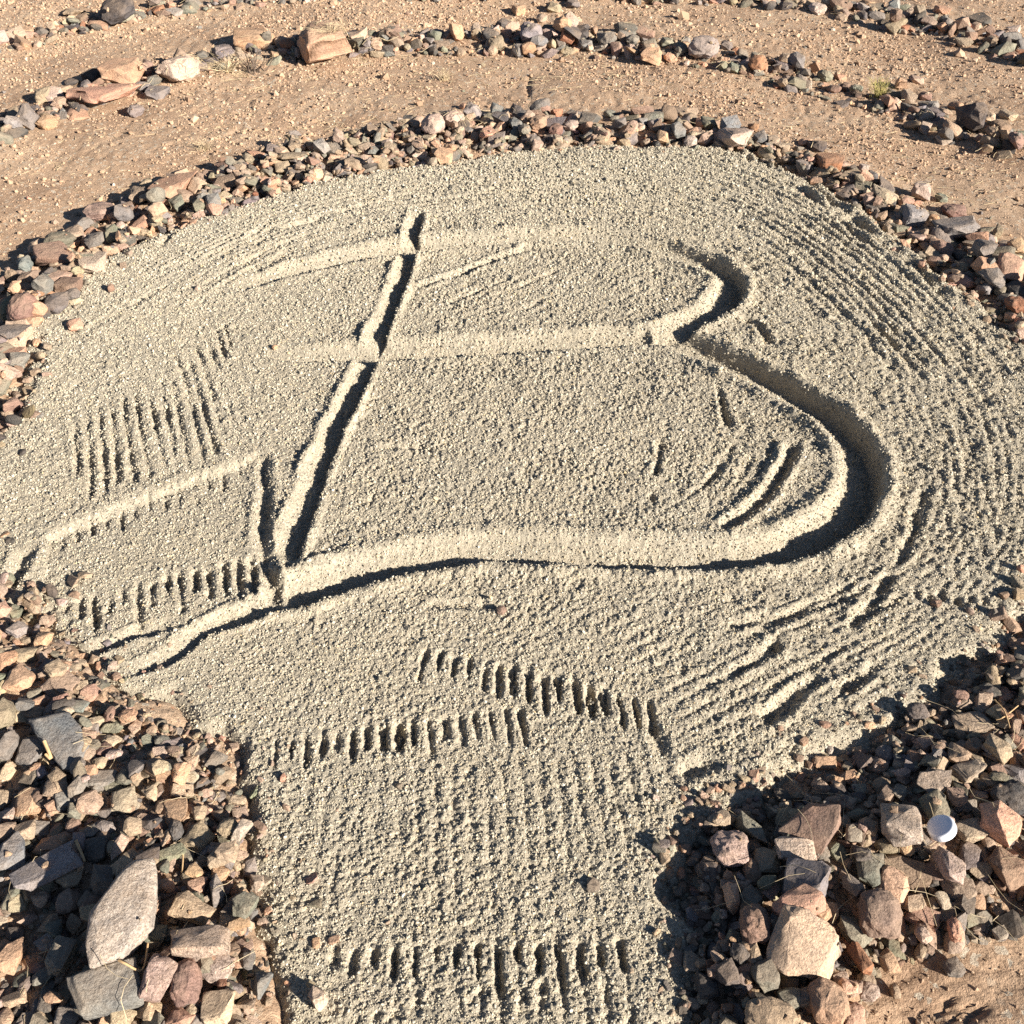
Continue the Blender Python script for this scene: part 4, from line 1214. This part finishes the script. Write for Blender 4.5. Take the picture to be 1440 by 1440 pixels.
def merge_stones(name, lst, mat):
    Vs, Fs, Cs = [], [], []
    off = 0
    for s in lst:
        V, F = LO[s['kind'], s['i']]
        Rm = np.array(s['rot'])
        P = (V * np.array(s['abc'])) @ Rm.T + np.array((s['x'], s['y'], s['z']))
        Vs.append(P)
        Fs.append(F + off)
        Cs.append(np.tile(np.array([*s['col'], 1.0]), (len(V), 1)))
        off += len(V)
    me = mesh_from(name, np.concatenate(Vs), np.concatenate(Fs), mat, False)
    at = me.color_attributes.new('stone_colour', 'FLOAT_COLOR', 'POINT')
    at.data.foreach_set('color', np.concatenate(Cs).astype(np.float32).ravel())
    return link(name, me)


rub = merge_stones('stone_rubble', rest_stones, M_RUBBLE)
tag(rub, 'small mixed tan and grey stones filling the rock rows and ridges', kind='stuff')

# gravel and clods strewn over the dirt
grav = []
n_g = 0
while n_g < 4500:
    y = 0.4 + 6.6 * rs.random() ** 0.8
    x = (rs.random() * 2 - 1) * (0.62 * y + 0.55)
    i = int((x - hx0) / RES)
    j = int((y - hy0) / RES)
    if not (0 <= i < HNX and 0 <= j < HNY) or s_in[j, i] > -0.02:
        continue
    n_g += 1
    sz = (0.0025 + 0.007 * rs.random() ** 3) * (0.75 + 0.12 * y)
    key = 'TPDGOBRWS'[rs.choice(9, p=W_WARM)]
    col = np.array(colour_of(key, rs))
    if rs.random() < 0.7:
        col = np.array((0.49, 0.335, 0.215)) * (0.75 + 0.45 * rs.random())
    grav.append(dict(x=x, y=y, z=HZ[j, i] + sz * 0.25, abc=(sz, sz * (0.6 + 0.4 * rs.random()), sz * (0.45 + 0.4 * rs.random())), rot=tilt_matrix(0, 0, rs.random() * 6.28, rs, 0.4), kind='angular', i=int(1 + 2 * rs.integers(4)), col=col))
gr = merge_stones('dirt_gravel', grav, M_RUBBLE)
tag(gr, 'fine gravel and clods strewn over the dirt', kind='stuff')


# ------------------------------------------------------------------ straw, twigs, grass
def tube(path, r0, r1, sides=5):
    path = [Vector(p) for p in path]
    V, F = [], []
    n = len(path)
    for k, p in enumerate(path):
        d = (path[min(k + 1, n - 1)] - path[max(k - 1, 0)]).normalized()
        a = d.cross(Vector((0, 0, 1)) if abs(d.z) < 0.95 else Vector((1, 0, 0))).normalized()
        b = d.cross(a)
        r = r0 + (r1 - r0) * k / (n - 1)
        for q in range(sides):
            t = 6.2832 * q / sides
            V.append(p + a * (r * math.cos(t)) + b * (r * math.sin(t)))
    for k in range(n - 1):
        for q in range(sides):
            q2 = (q + 1) % sides
            F.append((k * sides + q, k * sides + q2, (k + 1) * sides + q2, (k + 1) * sides + q))
    return [v[:] for v in V], F


def join_tubes(name, tubes, mat):
    Vs, Fs, off = [], [], 0
    for V, F in tubes:
        Vs += V
        Fs += [tuple(i + off for i in f) for f in F]
        off += len(V)
    return mesh_from(name, np.array(Vs), np.array(Fs), mat, True)


straws = []


def straw(x, y, L, th=None, r=0.0008, lift=0.002):
    th = rs.random() * 6.28 if th is None else th
    bend = rs.normal() * 0.35
    pts = []
    for k in range(4):
        t = k / 3 - 0.5
        px_ = x + math.cos(th + bend * t) * L * t
        py_ = y + math.sin(th + bend * t) * L * t
        pts.append([px_, py_, 0])
    zz = [height(p[0], p[1]) for p in pts]
    for p, z in zip(pts, zz):
        p[2] = max(z, 0.6 * max(zz) + 0.4 * z) + lift
    straws.append(tube(pts, r, r * 0.6, 3))


for (u, v, su, sv, n, L) in [(315, 102, 34, 8, 90, 0.10), (480, 78, 50, 6, 70, 0.07), (250, 120, 60, 8, 40, 0.07), (620, 100, 150, 14, 110, 0.05), (300, 180, 80, 18, 90, 0.05), (980, 95, 150, 16, 120, 0.05), (1200, 170, 120, 22, 160, 0.045), (420, 130, 140, 20, 120, 0.04), (150, 215, 120, 30, 110, 0.035), (1330, 255, 80, 22, 90, 0.035), (520, 172, 120, 14, 90, 0.06), (850, 120, 150, 16, 100, 0.04), (1010, 30, 250, 16, 140, 0.05), (480, 12, 260, 10, 110, 0.05)]:
    for k in range(n):
        x, y = ground(u + rs.normal() * su, v + rs.normal() * sv, 0.01)
        if abs(x) < 3.5 and 0.4 < y < 7.4:
            straw(x, y, L * (0.4 + rs.random()), r=0.0011)
for k in range(60):
    x, y = ground(rs.uniform(1000, 1440), rs.uniform(980, 1300), 0.05)
    if not inside(SAND_W, np.array([x]), np.array([y]))[0]:
        straw(x, y, 0.03 + 0.04 * rs.random(), r=0.00045)
for k in range(40):
    x, y = ground(rs.uniform(0, 340), rs.uniform(980, 1430), 0.05)
    if not inside(SAND_W, np.array([x]), np.array([y]))[0]:
        straw(x, y, 0.02 + 0.03 * rs.random(), r=0.0005)
so = link('straw_litter', join_tubes('straw_litter', straws, M_STRAW))
tag(so, 'thin dry straw scattered over dirt and stones', kind='stuff')


def stick(name, px, r, mat, label, cat, z=0.006, group=None):
    pts = []
    for (u, v) in px:
        zz = 0.05
        for it in range(4):
            x, y = ground(u, v, zz)
            zz = height(x, y) + z
        pts.append((x, y, zz))
    top = max(p[2] for p in pts)
    pts = [(p[0], p[1], 0.65 * top + 0.35 * p[2]) for p in pts]
    V, F = tube(smooth_path(pts, 4), r, r * 0.75, 7)
    o = link(name, mesh_from(name, np.array(V), np.array(F), mat, True))
    tag(o, label, cat, group)
    return o


stick('dry_stick', [(62, 1042), (68, 1058), (72, 1078)], 0.0028, M_WOOD, 'short yellowish stick lying on the slate grey slab', 'stick')
stick('dry_stick', [(107, 1182), (114, 1198), (122, 1217)], 0.0022, M_WOOD, 'pale stick between stones above the long granite slab', 'stick')
stick('dry_stick', [(160, 1336), (170, 1341), (190, 1342), (215, 1343)], 0.0016, M_WOOD, 'thin pale stalk below the long granite slab', 'stalk')
stick('dry_stick', [(257, 1192), (258, 1208), (256, 1226)], 0.0015, M_WOOD, 'thin upright pale stalk right of the top of the granite slab', 'stalk')
stick('dry_stick', [(1398, 1018), (1412, 1008), (1428, 1000)], 0.0013, M_WOOD, 'thin straw stalk on the crest of the right ridge', 'stalk')
stick('dry_stick', [(1392, 998), (1408, 1010), (1418, 1028)], 0.0013, M_WOOD, 'dark straw stalk crossing another on the right ridge', 'stalk')


def tuft(name, u, v, n, hgt, spread, mat, label, cat, r=0.001, droop=0.5, seed=1):
    t = np.random.default_rng(seed)
    x, y = ground(u, v, 0.02)
    z = height(x, y)
    tubes = []
    for k in range(n):
        th = t.random() * 6.28
        L = hgt * (0.5 + 0.7 * t.random())
        lean = spread * (0.2 + t.random())
        p0 = Vector((t.normal() * 0.012, t.normal() * 0.012, -0.004))
        pts = []
        for q in range(5):
            f = q / 4
            rad = lean * f ** (1 + droop)
            pts.append(p0 + Vector((math.cos(th) * rad, math.sin(th) * rad, L * (f - droop * 0.4 * f * f))))
        tubes.append(tube(pts, r, r * 0.3, 3))
    o = link(name, join_tubes(name, tubes, mat))
    o.location = (x, y, z)
    tag(o, label, cat)
    return o


tuft('grass_tuft', 1236, 132, 70, 0.10, 0.06, M_GRASS, 'small yellow green grass tuft between stones of the second row, right', 'grass tuft', seed=3)
tuft('grass_tuft', 285, 205, 40, 0.05, 0.06, M_STRAW, 'small dry grass tuft on the dirt left of the middle', 'grass tuft', seed=4)
tuft('grass_tuft', 625, 104, 40, 0.06, 0.06, M_STRAW, 'dry pale grass tuft on the dirt between the first two rows', 'grass tuft', seed=5)
tuft('grass_tuft', 320, 98, 50, 0.07, 0.13, M_STRAW, 'flattened straw coloured tuft beside the dead twigs', 'grass tuft', r=0.0014, seed=6)
tuft('grass_tuft', 470, 82, 60, 0.04, 0.11, M_STRAW, 'low straw coloured tuft at the foot of the largest orange boulder', 'grass tuft', seed=7)
bx, by_ = ground(357, 100, 0.01)
bush = bpy.data.objects.new('dead_shrub', None)
C.objects.link(bush)
bush.location = (bx, by_, height(bx, by_))
tag(bush, 'dead dark twigs of a small shrub in front of the orange wedge boulder', 'shrub')
tr = np.random.default_rng(9)
for k in range(16):
    th = tr.random() * 6.28
    L = 0.07 + 0.09 * tr.random()
    pts = [(0, 0, -0.01)]
    p = Vector((tr.normal() * 0.02, tr.normal() * 0.015, -0.005))
    pts = [p.copy()]
    d = Vector((math.cos(th) * 0.8, math.sin(th) * 0.5, 0.7 + 0.5 * tr.random())).normalized()
    for q in range(4):
        d = (d + Vector(tr.normal(size=3)) * 0.25).normalized()
        p = p + d * L / 4
        pts.append(p.copy())
    V, F = tube(pts, 0.0028, 0.0008, 5)
    link('twig', mesh_from('twig', np.array(V), np.array(F), M_TWIG, True), bush)

# ------------------------------------------------------------------ the white bottle cap
bm = bmesh.new()
prof = [(0.0, 0.0122), (0.006, 0.0123), (0.0155, 0.0122), (0.0172, 0.0117), (0.0183, 0.0105), (0.0185, 0.008), (0.0185, 0.0012), (0.0188, 0.0), (0.0178, -0.0002), (0.0176, 0.0098), (0.0, 0.0100)]
seg = 72
rings = []
for k, (r, z) in enumerate(prof):
    if r == 0:
        rings.append([bm.verts.new((0, 0, z))])
    else:
        ring = []
        for q in range(seg):
            t = 6.28318 * q / seg
            rr = r + (0.0006 if (3 <= k <= 6 and q % 2 == 0) and k > 3 else 0)
            ring.append(bm.verts.new((rr * math.cos(t), rr * math.sin(t), z)))
        rings.append(ring)
for k in range(len(rings) - 1):
    A_, B_ = rings[k], rings[k + 1]
    for q in range(seg):
        q2 = (q + 1) % seg
        if len(A_) == 1:
            bm.faces.new((A_[0], B_[q], B_[q2]))
        elif len(B_) == 1:
            bm.faces.new((A_[q], B_[0], A_[q2]))
        else:
            bm.faces.new((A_[q], B_[q], B_[q2], A_[q2]))
bmesh.ops.recalc_face_normals(bm, faces=bm.faces)
me = bpy.data.meshes.new('bottle_cap')
bm.to_mesh(me)
bm.free()
for p in me.polygons:
    p.use_smooth = True
me.materials.append(M_CAP)
cap = link('bottle_cap', me)
zz = 0.05
for it in range(5):
    x, y = ground(1326, 1168, zz)
    zz = height(x, y) + 0.020
nrm = Vector((-0.50, 0.16, 0.85)).normalized()
cap.matrix_world = Matrix.Translation((x, y, zz)) @ Vector((0, 0, 1)).rotation_difference(nrm).to_matrix().to_4x4()
tag(cap, 'white plastic screw cap lying tilted among the rubble at lower right', 'bottle cap')
